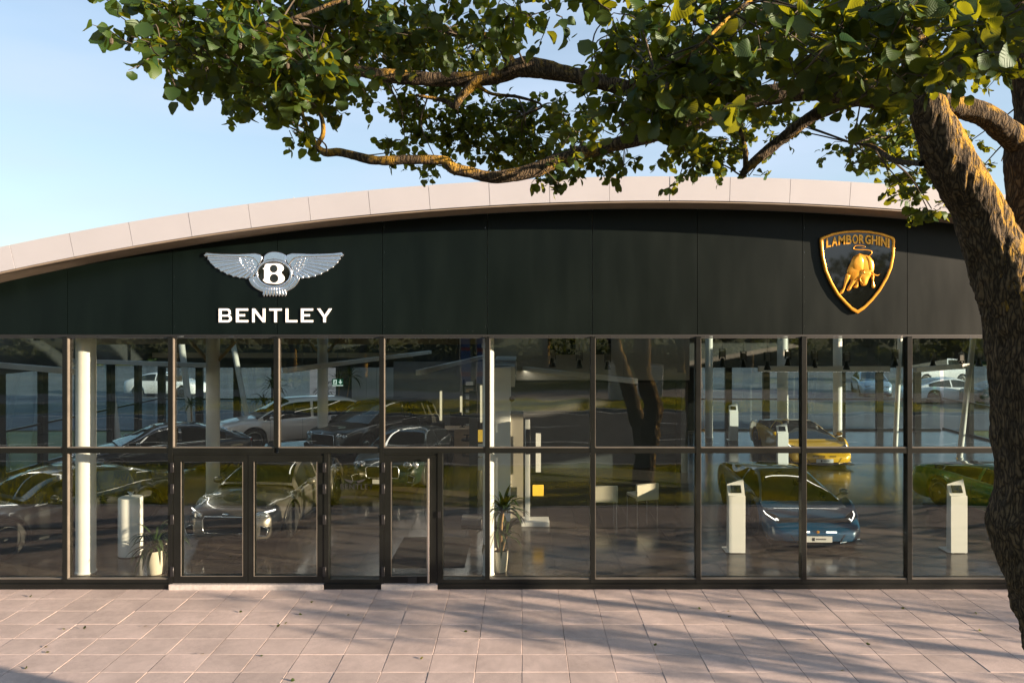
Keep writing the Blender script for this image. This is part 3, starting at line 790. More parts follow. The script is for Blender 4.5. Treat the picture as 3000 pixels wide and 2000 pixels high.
# shield emblem
sh = empty('shield_emblem', label='black shield emblem with gold rim, gold bull and the word LAMBORGHINI', cat='emblem')
sh.scale = (1, .75, 1)
OUT = [(255,330),(262,305),(290,285),(450,225),(640,192),(830,183),(1010,192),(1200,225),(1365,282),(1392,305),(1400,330),(1392,560),(1355,760),(1290,920),(1180,1110),(1060,1260),(930,1390),(830,1458),(740,1410),(640,1310),(520,1180),(420,1010),(330,810),(275,560)]
def shrink(poly, k, c=(830, 700)): return [(c[0] + (x - c[0]) * k, c[1] + (y - c[1]) * k) for x, y in poly]
def smooth_poly(p, n=4): return [tuple(q) for q in catmull(list(p) + [p[0]], n)[:-1]]
OUTs = OUT
put('field', curve_mesh('field', [[E2(p) for p in shrink(OUTs, .97)]], .045, .003), M['black_gloss'], sh, -.01, False)
put('rim', curve_mesh('rim', [[E2(p) for p in OUTs], [E2(p) for p in shrink(OUTs, .925)]], .075, .016, 4), M['gold'], sh, -.008, True)
word = 'LAMBORGHINI'
ws = [.85, 1.05, 1.25, 1.0, 1.05, 1.0, 1.05, 1.05, .45, 1.05, .45]
tot = sum(ws); acc = 0
for ch, wv in zip(word, ws):
    u = (acc + wv / 2) / tot; acc += wv
    ax = 345 + u * (1320 - 345)
    t = (ax - 835) / 490
    top, bot = 253 + 66 * t * t, 392 + 66 * t * t
    cu = bpy.data.curves.new('t', 'FONT'); cu.body = ch; cu.align_x = 'CENTER'; cu.size = 1; cu.extrude = .02; cu.offset = .03
    me = _from_curve('shield_letter', cu, .0)
    bb = [v.co for v in me.vertices]
    x0, x1 = min(v.x for v in bb), max(v.x for v in bb); z0, z1 = min(v.z for v in bb), max(v.z for v in bb)
    wid = (975 / tot) * (wv * .86 if ch != 'I' else .30) / 5.228 * DIST / F; hei = (bot - top) / 5.228 * DIST / F
    c = E2((ax, (top + bot) / 2)); ang = math.radians(-14 * t)
    for v in me.vertices:
        a = ((v.co.x - (x0+x1)/2) / (x1-x0) * wid); z = (v.co.z - (z0+z1)/2) / (z1-z0) * hei
        v.co = (c[0] + a, v.co.y * .6, c[1] + z + a * math.tan(ang))
    put('shield_letter', me, M['gold'], sh, -.066)
def puff(name, poly, h, parent, m, y, n=46):
    """inflated relief of an outline"""
    P = np.array([E2(p) for p in smooth_poly(poly, 3)])
    lo, hi = P.min(0), P.max(0); stp = max(hi - lo) / n
    gx = np.arange(lo[0] - stp, hi[0] + stp * 2, stp); gz = np.arange(lo[1] - stp, hi[1] + stp * 2, stp)
    X, Z = np.meshgrid(gx, gz, indexing='ij'); pts = np.stack([X.ravel(), Z.ravel()], 1)
    A, Bq = P, np.roll(P, -1, 0); d = Bq - A
    t = np.clip(((pts[:, None] - A) * d).sum(2) / ((d*d).sum(1) + 1e-12), 0, 1)
    near = A + t[..., None] * d
    dd = np.sqrt(((pts[:, None] - near) ** 2).sum(2)); j = dd.argmin(1); dist = dd.min(1)
    inside = np.zeros(len(pts), bool)
    for a, b in zip(A, Bq):
        c = ((a[1] > pts[:, 1]) != (b[1] > pts[:, 1])) & (pts[:, 0] < (b[0]-a[0]) * (pts[:, 1]-a[1]) / (b[1]-a[1] + 1e-12) + a[0])
        inside ^= c
    snap = ~inside & (dist < stp * 1.1)
    pos = pts.copy(); pos[snap] = near[np.arange(len(pts)), j][snap]
    mx = dist[inside].max()
    hgt = np.where(inside, h * np.sqrt(np.clip(1 - (1 - dist / mx) ** 2, 0, 1)), 0)
    keep = inside | snap
    nx, nz = len(gx), len(gz); idx = lambda i, k: i * nz + k
    f = []
    for i in range(nx - 1):
        for k in range(nz - 1):
            q = (idx(i, k), idx(i+1, k), idx(i+1, k+1), idx(i, k+1))
            if all(keep[z] for z in q) and any(inside[z] for z in q): f.append(q)
            else:
                tri = [z for z in q if keep[z]]
                if len(tri) == 3 and any(inside[z] for z in tri): f.append(tuple(tri))
    used = sorted({z for q in f for z in q}); mp = {u: i for i, u in enumerate(used)}
    mb = MB(); mb.add([(pos[u, 0], -hgt[u], pos[u, 1]) for u in used], [tuple(mp[z] for z in q) for q in f])
    o = mb.build(name, m, parent, True); o.location.y = y
    return o
bull = empty('bull'); bull.parent = sh
YB = -.052
puff('body', [(860,535),(930,560),(1000,570),(1050,620),(1080,680),(1082,780),(1060,840),(990,900),(900,930),(800,975),(740,960),(705,890),(668,830),(680,780),(720,690),(760,600),(815,560)], .05, bull, M['gold'], YB)
puff('shoulder', [(845,560),(900,600),(925,700),(915,800),(850,820),(770,790),(745,700),(780,610)], .03, bull, M['gold'], YB - .030)
puff('flank', [(960,585),(1030,620),(1062,700),(1050,790),(1000,800),(975,720)], .025, bull, M['gold'], YB - .030)
puff('head', [(850,830),(930,780),(1030,800),(1040,860),(1000,920),(965,1010),(935,1030),(885,1030),(868,980),(835,900)], .045, bull, M['gold'], YB - .025)
puff('leg', [(655,845),(720,870),(705,930),(660,1010),(632,1095),(600,1150),(555,1155),(572,1105),(612,1060),(632,950)], .03, bull, M['gold'], YB)
puff('leg', [(745,935),(815,955),(750,1040),(722,1095),(680,1110),(665,1085),(700,1030)], .03, bull, M['gold'], YB)
puff('leg', [(800,955),(850,965),(840,1045),(805,1068),(768,1050),(798,1015)], .025, bull, M['gold'], YB)
puff('leg', [(1025,860),(1085,850),(1078,960),(1098,1045),(1070,1070),(1043,1050),(1050,970)], .03, bull, M['gold'], YB)
def etube(name, pts, r, y):
    q = catmull(pts, 6); n = len(q)
    MB().tube([(E2(p)[0], 0, E2(p)[1]) for p in q], [r * (1 - .55 * abs(2*i/(n-1) - .6)**2) for i in range(n)], 8).build(name, M['gold'], bull, True, 60).location.y = y
etube('tail', [(1005,575),(1040,540),(1030,502),(960,486),(800,480),(768,455),(800,424),(880,420),(945,438),(900,455),(860,440)], .0085, YB - .015)
etube('horn', [(960,790),(915,800),(920,845),(985,855)], .010, YB - .075)
etube('horn', [(1030,820),(1070,865),(1120,875),(1160,855)], .013, YB - .06)
etube('ear', [(880,880),(850,930),(900,1000)], .010, YB - .06)

# ------------------------------------------------------------------ the alder in the foreground
def bark_mat():
    m, N, L, b = new_mat('alder_bark')
    tc = N.new('ShaderNodeTexCoord')
    mp = N.new('ShaderNodeMapping'); mp.inputs['Scale'].default_value = (1, 1, 0.24)
    L.new(tc.outputs['Object'], mp.inputs['Vector'])
    vo = N.new('ShaderNodeTexVoronoi'); vo.feature = 'DISTANCE_TO_EDGE'; vo.inputs['Scale'].default_value = 30
    nz = N.new('ShaderNodeTexNoise'); nz.inputs['Scale'].default_value = 30; nz.inputs['Detail'].default_value = 8; nz.inputs['Roughness'].default_value = .7
    wp = N.new('ShaderNodeTexNoise'); wp.inputs['Scale'].default_value = 7; wp.inputs['Detail'].default_value = 3
    wa = N.new('ShaderNodeVectorMath'); wa.operation = 'MULTIPLY_ADD'; wa.inputs[1].default_value = (.30, .30, .30)
    L.new(mp.outputs['Vector'], wp.inputs['Vector']); L.new(wp.outputs['Color'], wa.inputs[0]); L.new(mp.outputs['Vector'], wa.inputs[2])
    L.new(wa.outputs[0], vo.inputs['Vector']); L.new(tc.outputs['Object'], nz.inputs['Vector'])
    rp = N.new('ShaderNodeValToRGB')
    rp.color_ramp.elements[0].position = .0; rp.color_ramp.elements[0].color = (.03, .024, .017, 1)
    rp.color_ramp.elements[1].position = .3; rp.color_ramp.elements[1].color = (.17, .125, .072, 1)
    L.new(vo.outputs['Distance'], rp.inputs['Fac'])
    m2 = N.new('ShaderNodeMixRGB'); m2.blend_type = 'MULTIPLY'; m2.inputs['Fac'].default_value = .7
    r2 = N.new('ShaderNodeValToRGB'); r2.color_ramp.elements[0].position = .3; r2.color_ramp.elements[1].position = .65; r2.color_ramp.elements[0].color = (.35, .35, .33, 1)
    L.new(nz.outputs['Fac'], r2.inputs['Fac']); L.new(rp.outputs['Color'], m2.inputs['Color1']); L.new(r2.outputs['Color'], m2.inputs['Color2'])
    # lichen and moss patches, plus sun gold painted on one side
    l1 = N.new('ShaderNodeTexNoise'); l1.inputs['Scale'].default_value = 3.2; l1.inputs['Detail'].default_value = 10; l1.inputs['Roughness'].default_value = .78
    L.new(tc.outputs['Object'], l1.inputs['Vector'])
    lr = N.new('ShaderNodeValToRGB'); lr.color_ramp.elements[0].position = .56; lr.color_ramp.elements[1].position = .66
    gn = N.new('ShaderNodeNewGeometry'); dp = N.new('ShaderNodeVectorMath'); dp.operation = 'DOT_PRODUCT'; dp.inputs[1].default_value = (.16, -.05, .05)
    L.new(gn.outputs['True Normal'], dp.inputs[0])                       # gold spreads toward the sun side, painting sunlight into the bark
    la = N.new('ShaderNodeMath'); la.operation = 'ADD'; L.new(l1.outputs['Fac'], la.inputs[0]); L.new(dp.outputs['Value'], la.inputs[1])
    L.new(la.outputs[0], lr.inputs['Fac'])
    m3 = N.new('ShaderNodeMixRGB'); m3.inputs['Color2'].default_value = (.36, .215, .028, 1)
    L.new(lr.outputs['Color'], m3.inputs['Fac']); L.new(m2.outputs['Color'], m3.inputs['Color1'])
    L.new(m3.outputs['Color'], b.inputs['Base Color'])
    b.inputs['Roughness'].default_value = .9; b.inputs['Specular IOR Level'].default_value = .2
    ad = N.new('ShaderNodeMath'); ad.operation = 'MULTIPLY_ADD'; ad.inputs[1].default_value = .8
    mn = N.new('ShaderNodeMath'); mn.operation = 'MINIMUM'; mn.inputs[1].default_value = .25
    L.new(vo.outputs['Distance'], mn.inputs[0]); L.new(nz.outputs['Fac'], ad.inputs[0]); L.new(mn.outputs[0], ad.inputs[2])
    bp = N.new('ShaderNodeBump'); bp.inputs['Strength'].default_value = 1.0; bp.inputs['Distance'].default_value = .038
    L.new(ad.outputs[0], bp.inputs['Height']); L.new(bp.outputs['Normal'], b.inputs['Normal'])
    return m
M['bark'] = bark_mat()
M['twig'] = mat('twig_bark', (.055, .042, .026), .85, vary=.3, scale=30)
def leaf_mat(name, dark, light, trans, tw=.45):
    m, N, L, b = new_mat(name)
    N.remove(b)
    out = N['Material Output']
    uv = N.new('ShaderNodeUVMap')
    sp = N.new('ShaderNodeSeparateXYZ'); L.new(uv.outputs['UV'], sp.inputs[0])
    at = N.new('ShaderNodeAttribute'); at.attribute_name = 'tone'
    oi = N.new('ShaderNodeObjectInfo')
    tn = N.new('ShaderNodeMath'); tn.operation = 'ADD'; L.new(at.outputs['Fac'], tn.inputs[0]); L.new(oi.outputs['Random'], tn.inputs[1])
    fr = N.new('ShaderNodeMath'); fr.operation = 'FRACT'; L.new(tn.outputs[0], fr.inputs[0])
    rp = N.new('ShaderNodeValToRGB'); rp.color_ramp.elements[0].color = (*dark, 1); rp.color_ramp.elements[1].color = (*light, 1)
    L.new(fr.outputs[0], rp.inputs['Fac'])
    # side veins: v + |u|*0.6 in stripes
    ab = N.new('ShaderNodeMath'); ab.operation = 'ABSOLUTE'; L.new(sp.outputs['X'], ab.inputs[0])
    ma = N.new('ShaderNodeMath'); ma.operation = 'MULTIPLY_ADD'; ma.inputs[1].default_value = -.75; L.new(ab.outputs[0], ma.inputs[0]); L.new(sp.outputs['Y'], ma.inputs[2])
    sc = N.new('ShaderNodeMath'); sc.operation = 'MULTIPLY'; sc.inputs[1].default_value = 56; L.new(ma.outputs[0], sc.inputs[0])
    sn = N.new('ShaderNodeMath'); sn.operation = 'SINE'; L.new(sc.outputs[0], sn.inputs[0])
    bp = N.new('ShaderNodeBump'); bp.inputs['Strength'].default_value = .16; bp.inputs['Distance'].default_value = .002
    L.new(sn.outputs[0], bp.inputs['Height'])
    df = N.new('ShaderNodeBsdfDiffuse'); tl = N.new('ShaderNodeBsdfTranslucent'); gl = N.new('ShaderNodeBsdfGlossy')
    gl.inputs['Roughness'].default_value = .5; gl.inputs['Color'].default_value = (.30, .36, .34, 1)
    L.new(rp.outputs['Color'], df.inputs['Color'])
    mm = N.new('ShaderNodeMixRGB'); mm.inputs['Fac'].default_value = .65; mm.inputs['Color2'].default_value = (*trans, 1)
    L.new(rp.outputs['Color'], mm.inputs['Color1']); L.new(mm.outputs['Color'], tl.inputs['Color'])
    for s in (df, tl, gl): L.new(bp.outputs['Normal'], s.inputs['Normal'])
    m1 = N.new('ShaderNodeMixShader'); m1.inputs['Fac'].default_value = tw; L.new(df.outputs[0], m1.inputs[1]); L.new(tl.outputs[0], m1.inputs[2])
    lw = N.new('ShaderNodeValue'); lw.outputs[0].default_value = .07
    m2 = N.new('ShaderNodeMixShader'); L.new(lw.outputs[0], m2.inputs['Fac']); L.new(m1.outputs[0], m2.inputs[1]); L.new(gl.outputs[0], m2.inputs[2])
    L.new(m2.outputs[0], out.inputs['Surface'])
    return m
M['leaf'] = leaf_mat('alder_leaf', (.009, .036, .009), (.040, .074, .008), (.32, .31, .006))
M['leaf_far'] = leaf_mat('tree_leaf', (.022, .040, .010), (.05, .075, .014), (.16, .19, .015))

def bark_tube(name, path, parent, mtl, sides=28, step=.03, amp=.5):
    """path: list of (x, y, z, r); furrowed, knobbly surface"""
    P = catmull(path, 12)
    seg = np.r_[0, np.cumsum(np.linalg.norm(np.diff(P[:, :3], axis=0), axis=1))]
    n = max(4, int(seg[-1] / step)); s = np.linspace(0, seg[-1], n)
    Q = np.stack([np.interp(s, seg, P[:, k]) for k in range(4)], 1)
    v, f = [], []
    t = Vector(Q[1, :3] - Q[0, :3]).normalized(); u = t.orthogonal().normalized()
    for i in range(n):
        a, b = max(i-1, 0), min(i+1, n-1)
        t = Vector(Q[b, :3] - Q[a, :3]).normalized(); u = (u - t * u.dot(t)).normalized(); w = t.cross(u)
        r0 = Q[i, 3]; c = Vector(Q[i, :3])
        for k in range(sides):
            an = 2*math.pi*k/sides
            d = u * math.cos(an) + w * math.sin(an)
            g = c + d * r0
            lump = mnoise.noise(g * 2.2) * .16 + mnoise.noise(g * 6) * .07
            ridge = abs(mnoise.noise(Vector((g.x * 17, g.y * 17, g.z * 5)))) * .15 + abs(mnoise.noise(Vector((g.x * 40, g.y * 40, g.z * 14)))) * .06
            v.append(c + d * r0 * (1 + (lump + (.07 - ridge)) * amp * 2.0))
    for i in range(n - 1):
        for k in range(sides): f.append((i*sides+k, i*sides+(k+1) % sides, (i+1)*sides+(k+1) % sides, (i+1)*sides+k))
    f.append(tuple((n-1)*sides + k for k in range(sides)))
    return MB().add(v, f).build(name, mtl, parent, True)

TR = empty('alder_tree', (3.4, -7.75, 0), label='leaning alder in front, its lichened trunk at the edge and boughs overhead', cat='tree')
def rel(p): return (p[0] - 3.4, p[1] + 7.75, p[2])
def PW(lst):                      # (px, py, Z, width px) -> local path
    out = []
    for px, py, Z, w in lst:
        p = W(px, py, Z); out.append((*rel(p), w / 2 * Z / F))
    return out
def ground_path(lst): return [(*rel(p[:3]), p[3]) for p in lst]
trunk = ground_path([(3.40, -7.75, -.1, .40), (3.42, -7.75, .35, .33), (3.50, -7.75, 1.1, .29)]) + PW([(3170, 2050, 4.75, 252), (3122, 1886, 4.75, 246), (3070, 1712, 4.75, 240), (3022, 1560, 4.75, 246), (3034, 1440, 4.75, 236), (3030, 1225, 4.75, 236), (3012, 984, 4.75, 238), (2962, 830, 4.75, 226), (2912, 715, 4.74, 190), (2863, 608, 4.72, 170), (2800, 514, 4.70, 160), (2753, 400, 4.66, 132), (2716, 300, 4.6, 117), (2690, 200, 4.55, 104), (2668, 80, 4.5, 94), (2640, -150, 4.4, 80), (2600, -450, 4.3, 58), (2500, -800, 4.2, 30)])
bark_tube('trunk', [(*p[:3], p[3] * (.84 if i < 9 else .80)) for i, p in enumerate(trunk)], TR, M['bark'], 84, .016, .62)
LIMBS = {
 'C': PW([(2985, 860, 4.78, 120), (3012, 720, 4.86, 116), (3016, 560, 4.92, 112), (3018, 440, 4.95, 118), (3030, 330, 4.98, 92), (3000, 180, 5.0, 84), (2975, 20, 5.0, 76), (2950, -250, 5.0, 60), (2960, -600, 5.0, 34)]),
 'D': PW([(3020, 455, 4.94, 74), (2950, 385, 4.9, 68), (2860, 325, 4.85, 66), (2700, 300, 4.85, 78), (2560, 276, 4.9, 76), (2450, 258, 4.95, 72), (2340, 264, 5.0, 64), (2200, 284, 5.05, 58), (2000, 292, 5.1, 54), (1850, 262, 5.15, 50), (1700, 226, 5.2, 47), (1600, 205, 5.2, 52), (1520, 197, 5.2, 54), (1440, 226, 5.25, 42), (1300, 233, 5.3, 42), (1180, 226, 5.3, 38), (1080, 214, 5.3, 32), (950, 180, 5.3, 22), (850, 130, 5.2, 14)]),
 'G': PW([(2260, 278, 5.04, 44), (2120, 330, 5.1, 42), (1950, 388, 5.2, 40), (1800, 424, 5.3, 38), (1650, 465, 5.3, 38), (1560, 500, 5.3, 37), (1450, 520, 5.3, 35), (1375, 505, 5.3, 32), (1325, 492, 5.3, 34), (1300, 470, 5.3, 28), (1200, 468, 5.3, 28), (1100, 470, 5.3, 28), (1000, 447, 5.3, 27), (948, 446, 5.3, 25), (916, 412, 5.3, 19), (897, 370, 5.3, 14), (884, 325, 5.3, 9)]),
 'G2': PW([(930, 425, 5.3, 18), (946, 395, 5.3, 14), (944, 350, 5.3, 12), (925, 310, 5.3, 8), (920, 280, 5.3, 5)]),
 'F': PW([(2620, 290, 4.86, 52), (2500, 290, 5.0, 44), (2400, 330, 5.2, 36), (2330, 376, 5.3, 34), (2250, 440, 5.4, 32), (2192, 490, 5.4, 27), (2173, 516, 5.4, 18)]),
 'F2': PW([(2185, 492, 5.4, 18), (2182, 430, 5.4, 15), (2165, 370, 5.4, 11), (2145, 310, 5.4, 7)]),
 'H': PW([(1510, 205, 5.2, 34), (1475, 145, 5.2, 28), (1452, 110, 5.2, 23), (1390, 102, 5.2, 20), (1320, 98, 5.2, 17), (1200, 55, 5.2, 12), (1080, 20, 5.1, 8)]),
 'J': PW([(1400, 232, 5.25, 30), (1350, 285, 5.25, 26), (1332, 312, 5.25, 20), (1300, 295, 5.3, 14), (1220, 280, 5.3, 8)]),
 'K': PW([(1400, 250, 5.25, 12), (1440, 275, 5.3, 9), (1520, 285, 5.3, 8), (1590, 310, 5.3, 6), (1540, 335, 5.4, 5)]),
 'R': PW([(2700, 480, 4.7, 16), (2620, 470, 5.2, 14), (2560, 430, 5.6, 10), (2500, 420, 5.8, 7)]),
 'I': PW([(1900, -500, 3.6, 34), (1500, -260, 3.4, 26), (1250, -110, 3.3, 18), (1000, 0, 3.2, 13), (800, 75, 3.2, 10), (700, 105, 3.2, 8), (560, 125, 3.2, 5), (420, 140, 3.1, 3)]),
 'B': ground_path([(3.46, -7.75, .9, .26), (3.1, -8.7, 2.4, .21), (2.6, -9.7, 4.5, .17), (2.25, -10.1, 6.2, .13), (1.6, -9.9, 7.2, .10), (.2, -9.4, 7.9, .07), (-1.6, -9.2, 8.3, .04)]),
 'N': ground_path([(2.2, -10.1, 6.3, .09), (2.0, -10.15, 6.9, .06), (1.55, -10.1, 6.75, .035), (1.0, -10.05, 6.45, .02), (.6, -10.05, 6.2, .01)]),
 'P': PW([(2670, 60, 4.5, 40), (2600, -60, 4.0, 34), (2500, -120, 3.4, 26), (2300, -60, 2.9, 18), (2150, 40, 2.5, 12), (2040, 140, 2.4, 8), (1900, 220, 2.4, 4)]),
}
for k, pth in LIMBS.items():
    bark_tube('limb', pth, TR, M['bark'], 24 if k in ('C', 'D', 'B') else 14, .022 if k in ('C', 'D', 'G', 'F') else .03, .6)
SK = np.vstack([catmull(p, 8)[:, :3] for p in list(LIMBS.values()) + [trunk[-6:]]])

# foliage: clumps given in photo pixels (2352-wide), their distance, and their leaf density
K = 3000 / 2352
CL = []
def cl(x, y, rx, ry, Z, d=1.0): CL.append((x*K, y*K, rx*K, ry*K, Z, d))
for a in ((258,30,26,44,4.6,.9),(300,140,46,34,2.9,.8),(262,118,36,18,2.9,.7),(350,40,60,44,3.6),(330,100,50,36,3.4),(420,70,70,58,3.4),(470,140,66,44,3.3),(550,50,84,60,3.6),(560,140,80,50,3.3),(530,200,50,34,4.2,.9),(520,240,40,20,4.4,.7),
          (630,110,80,58,3.3),(680,30,90,60,3.6),(640,200,70,44,3.4),(610,250,46,26,4.2,.9),(720,150,76,56,3.2),(690,215,66,40,3.4),(660,290,40,22,4.4,.7),(735,255,40,34,3.6,.8),(800,50,86,66,3.8),(790,140,56,40,4.2),(780,205,36,30,3.6,.8),
          (860,110,66,56,5.6),(840,235,42,26,6.2,.7),(900,60,76,56,4.4),(905,215,50,28,6.2,.8),(940,265,60,36,6.2,.8),(985,300,50,32,6.4,.8),(930,320,40,40,6.4,.75),(900,350,26,24,6.4,.6),(960,120,76,56,5.8),(1010,60,80,56,4.6),(1060,120,70,60,5.8,.9),(1030,200,60,26,6.0,.7),(1060,240,60,28,6.2,.8),
          (1050,310,70,40,6.2,.9),(1000,365,50,18,6.4,.7),(980,385,36,10,6.2,.5),(1120,290,66,44,6.2,.9),(1140,240,46,22,6.2,.7),(1200,265,60,40,6.2,.8),(1230,310,70,44,6.0,.9),(1130,350,60,28,6.2,.8),(1200,355,70,32,6.0,.9),(1120,70,60,46,4.6),(1140,120,34,40,5.8,.7),(1180,20,60,30,3.4),(1195,55,20,32,4.4,.6),
          (1300,375,66,28,5.6,.9),(1240,400,44,18,5.4,.8),(1275,415,24,10,5.2,.6),(1370,365,70,34,5.8,.9),(1430,385,44,22,5.8,.8),(1320,300,70,44,4.6,.9),(1280,250,50,30,5.8,.7),(1355,240,40,36,5.8,.7),(1390,130,40,44,5.8,.8),(1360,180,24,24,5.8,.5),
          (1270,20,50,22,3.2,.7),(1410,30,60,36,2.5,.9),(1410,75,50,40,2.6,.8),(1480,100,60,44,2.6,.9),(1560,60,80,56,2.7),(1500,170,70,50,2.7),(1440,220,60,44,2.8),(1500,250,80,48,2.8),(1580,230,76,50,2.7),(1640,120,80,56,2.8),(1660,190,66,46,2.6),(1620,290,50,36,2.6,.8),(1600,160,60,50,3.6),(1540,130,50,50,3.6),
          (1700,50,86,56,2.9),(1750,130,70,40,2.6,.9),(1760,60,60,50,3.4),(1840,70,80,56,2.7),(1830,180,44,30,2.5,.6),(1910,100,80,56,2.5),(1940,60,80,56,3.3),(1930,165,46,40,2.5,.7),(1990,150,70,44,2.5),(2000,60,86,60,2.8),(2060,120,80,56,2.6),(2080,190,60,38,2.5),(2150,60,86,60,2.8),(2180,140,70,46,2.7),(2010,205,50,26,2.5,.8),(2170,195,40,26,2.5,.7),
          (2240,70,76,60,3.0),(2300,50,66,60,3.2),(2320,130,40,40,3.4,.8),(2260,160,40,40,3.4,.7),
          (1560,330,56,40,5.6,.9),(1590,380,60,28,5.6,.95),(1560,410,26,12,5.4,.7),(1680,320,50,40,6.0,.8),(1660,375,50,26,5.8,.8),(1740,270,50,34,6.2,.8),(1800,300,46,26,6.2,.7),(1720,405,24,10,5.6,.5),(1780,260,40,22,6.2,.6),(1780,355,16,10,5.6,.4),
          (2010,300,56,40,6.6,.85),(1985,355,50,34,6.4,.85),(2040,370,60,30,6.2,.9),(2080,310,56,50,6.6,.85),(2110,400,44,40,6.0,.9),(2100,455,40,26,5.8,.85),(2140,480,44,24,5.6,.9),(2090,270,50,30,6.6,.8),(1945,320,20,20,6.4,.6),(1940,385,16,10,6.2,.5),(2140,500,34,12,5.5,.7),(2050,425,30,14,6.0,.5),
          (2235,320,26,26,6.2,.8),(2255,385,14,12,6.0,.6),(2300,370,20,20,6.4,.4)):
    cl(*a)
CL = [(x + (95 if x < 400 else 30 if x < 480 else 0), y, rx, ry, Z, d) for x, y, rx, ry, Z, d in CL]
CL += [(x, y, rx * .95, ry * .92, 5.9 if Z > 3 else 5.2, d * .42) for x, y, rx, ry, Z, d in CL if Z < 4.5]      # finer, farther leaves behind the near sprays
VIS = len(CL)
for a in ((500,-90,120,70,3.6),(800,-120,140,80,4.2),(1100,-110,140,80,4.6),(1400,-110,140,80,3.4),(1700,-120,150,80,3.2),(2000,-120,150,80,3.2),(2300,-120,150,90,3.6),(1000,-320,220,110,5),(1500,-330,240,110,5),(2000,-330,240,120,5),(2450,-300,200,140,5),
          (2600,-60,160,140,6),(2750,150,160,140,6.2),(2700,400,120,90,6.6)):
    cl(*a, .55) if len(a) == 5 else cl(*a)

def clw(x, y, z, r, d):
    Z = y + DIST; CL.append((CX + x * F / Z, HY - (z - CH) * F / Z, r * F / Z, r * F / Z, Z, d))
for x, y, z in ((3.6, -10.3, 6.2), (4.4, -10.5, 6.0), (4.9, -10.2, 6.7), (5.6, -10.7, 6.3), (6.3, -10.4, 6.8), (4.2, -9.9, 7.2), (5.2, -9.7, 7.4), (3.8, -10.8, 5.6), (4.8, -10.9, 5.9), (3.2, -9.6, 7.2), (4.4, -9.2, 7.6)):
    clw(x, y, z, .55, .14)  # out-of-view clumps added to shade the near right-hand leaves
LEAF = .069
def leaf_template(rows):
    v, uv, f = [], [], []
    ts = np.linspace(0, 1, rows + 1)
    for i, t in enumerate(ts):
        w = .46 * math.sin(math.pi * min(1, t ** .78 * .985 + .015)) ** .72 if 0 < t < 1 else (.02 if t == 0 else .10)
        w *= 1 + (.045 if i % 2 else -.045)
        yy = t if t < 1 else .965
        for s in (-1, 0, 1):
            v.append((s * w, (.985 if (t == 1 and s) else yy), (.10 * abs(s) * (w/.46) - .10 * (t - .5) ** 2))); uv.append((s * w, t))
    for i in range(rows):
        for k in (0, 1): f.append((i*3+k, i*3+k+1, (i+1)*3+k+1, (i+1)*3+k))
    return np.array(v), np.array(uv), f
T_NEAR, T_FAR = leaf_template(9), leaf_template(5)
leaves = []          # (pos, length, R 3x3, Z, in frame)
tw = MB()
r2 = random.Random(5)
for ci, (px, py, rx, ry, Z, dens) in enumerate(CL):
    lp = LEAF * F / Z
    n = int(dens * (7.6 if Z < 4.6 else 5.4) * math.pi * rx * ry / (lp * lp * .62)) + 3
    c = Vector(rel(W(px, py, Z)))
    # the twig that carries the clump
    d = SK - np.array(c); j = (d ** 2).sum(1).argmin(); a = Vector(SK[j])
    mid = (a + c) / 2 + Vector((r2.uniform(-.1, .1), r2.uniform(-.1, .1), r2.uniform(-.02, .12)))
    q = catmull([tuple(a), tuple(mid), tuple(c)], 5)
    tw.tube([tuple(p) for p in q], [(.0045 if Z < 4 else .007) - .0003 * i for i in range(len(q))], 5, False)
    sprigs = max(2, n // 7)
    sp = Z / F
    made = 0
    for s in range(sprigs):
        while True:
            u, v = r2.uniform(-1, 1), r2.uniform(-1, 1)
            if u*u + v*v <= 1: break
        e = Vector(rel(W(px + u * rx, py + v * ry, Z))) + Vector((0, r2.uniform(-.45, .45), 0))
        o = c.lerp(e, .25)
        out = (e - o); ln = max(out.length, .05)
        dirn = (out.normalized() + Vector((r2.uniform(-.5, .5), r2.uniform(-.5, .5), r2.uniform(-.45, .25)))).normalized()
        tip = e + dirn * r2.uniform(.03, .10)
        m = o.lerp(e, .55) + Vector((0, 0, r2.uniform(-.02, .04)))
        tw.tube([tuple(o), tuple(m), tuple(e), tuple(tip)], [.0035, .003, .0022, .0012], 3, False)
        for k in range(7):
            t = r2.uniform(.25, 1.05)
            p = (o.lerp(m, min(1, t * 2)) if t < .5 else m.lerp(e, min(1, (t - .5) * 2))) if k < 5 else e.lerp(tip, r2.random())
            ax = (dirn * .55 + Vector((r2.gauss(0, .6), r2.gauss(0, .6), r2.gauss(-.38, .45)))).normalized()
            nr = Vector((r2.gauss(0, .55), r2.gauss(-.25, .6), r2.gauss(.55, .5)))
            nr = (nr - ax * nr.dot(ax))
            if nr.length < .05: nr = ax.orthogonal()
            nr.normalize(); xx = ax.cross(nr)
            L = LEAF * r2.uniform(.5, 1.22)
            R = np.array([xx, ax, nr]).T
            leaves.append((np.array(p + ax * .012), L, R, p.y + 7.75 - 7.75, ci < VIS))
            made += 1
tag(tw.build('twigs', M['twig'], TR), kind='stuff')
leaf_me = []
for k in range(4):
    V, U, Fc = leaf_template(9)
    V = V.copy(); V[:, 2] += (.05, -.13, .16, -.07)[k] * np.sin(V[:, 1] * (3 + k)) + (k - 1.5) * .09 * V[:, 0]; V[:, 0] *= (.92, 1.0, 1.06, .97)[k]
    me = bpy.data.meshes.new('leaf'); me.from_pydata([tuple(p) for p in V], [], Fc)
    ul = me.uv_layers.new(name='UVMap')
    for lp_ in me.loops: ul.data[lp_.index].uv = U[lp_.vertex_index]
    me.polygons.foreach_set('use_smooth', [True]*len(me.polygons)); me.materials.append(M['leaf'])
    at = me.attributes.new('tone', 'FLOAT', 'POINT'); at.data.foreach_set('value', [k * .2] * len(V))
    leaf_me.append(me)
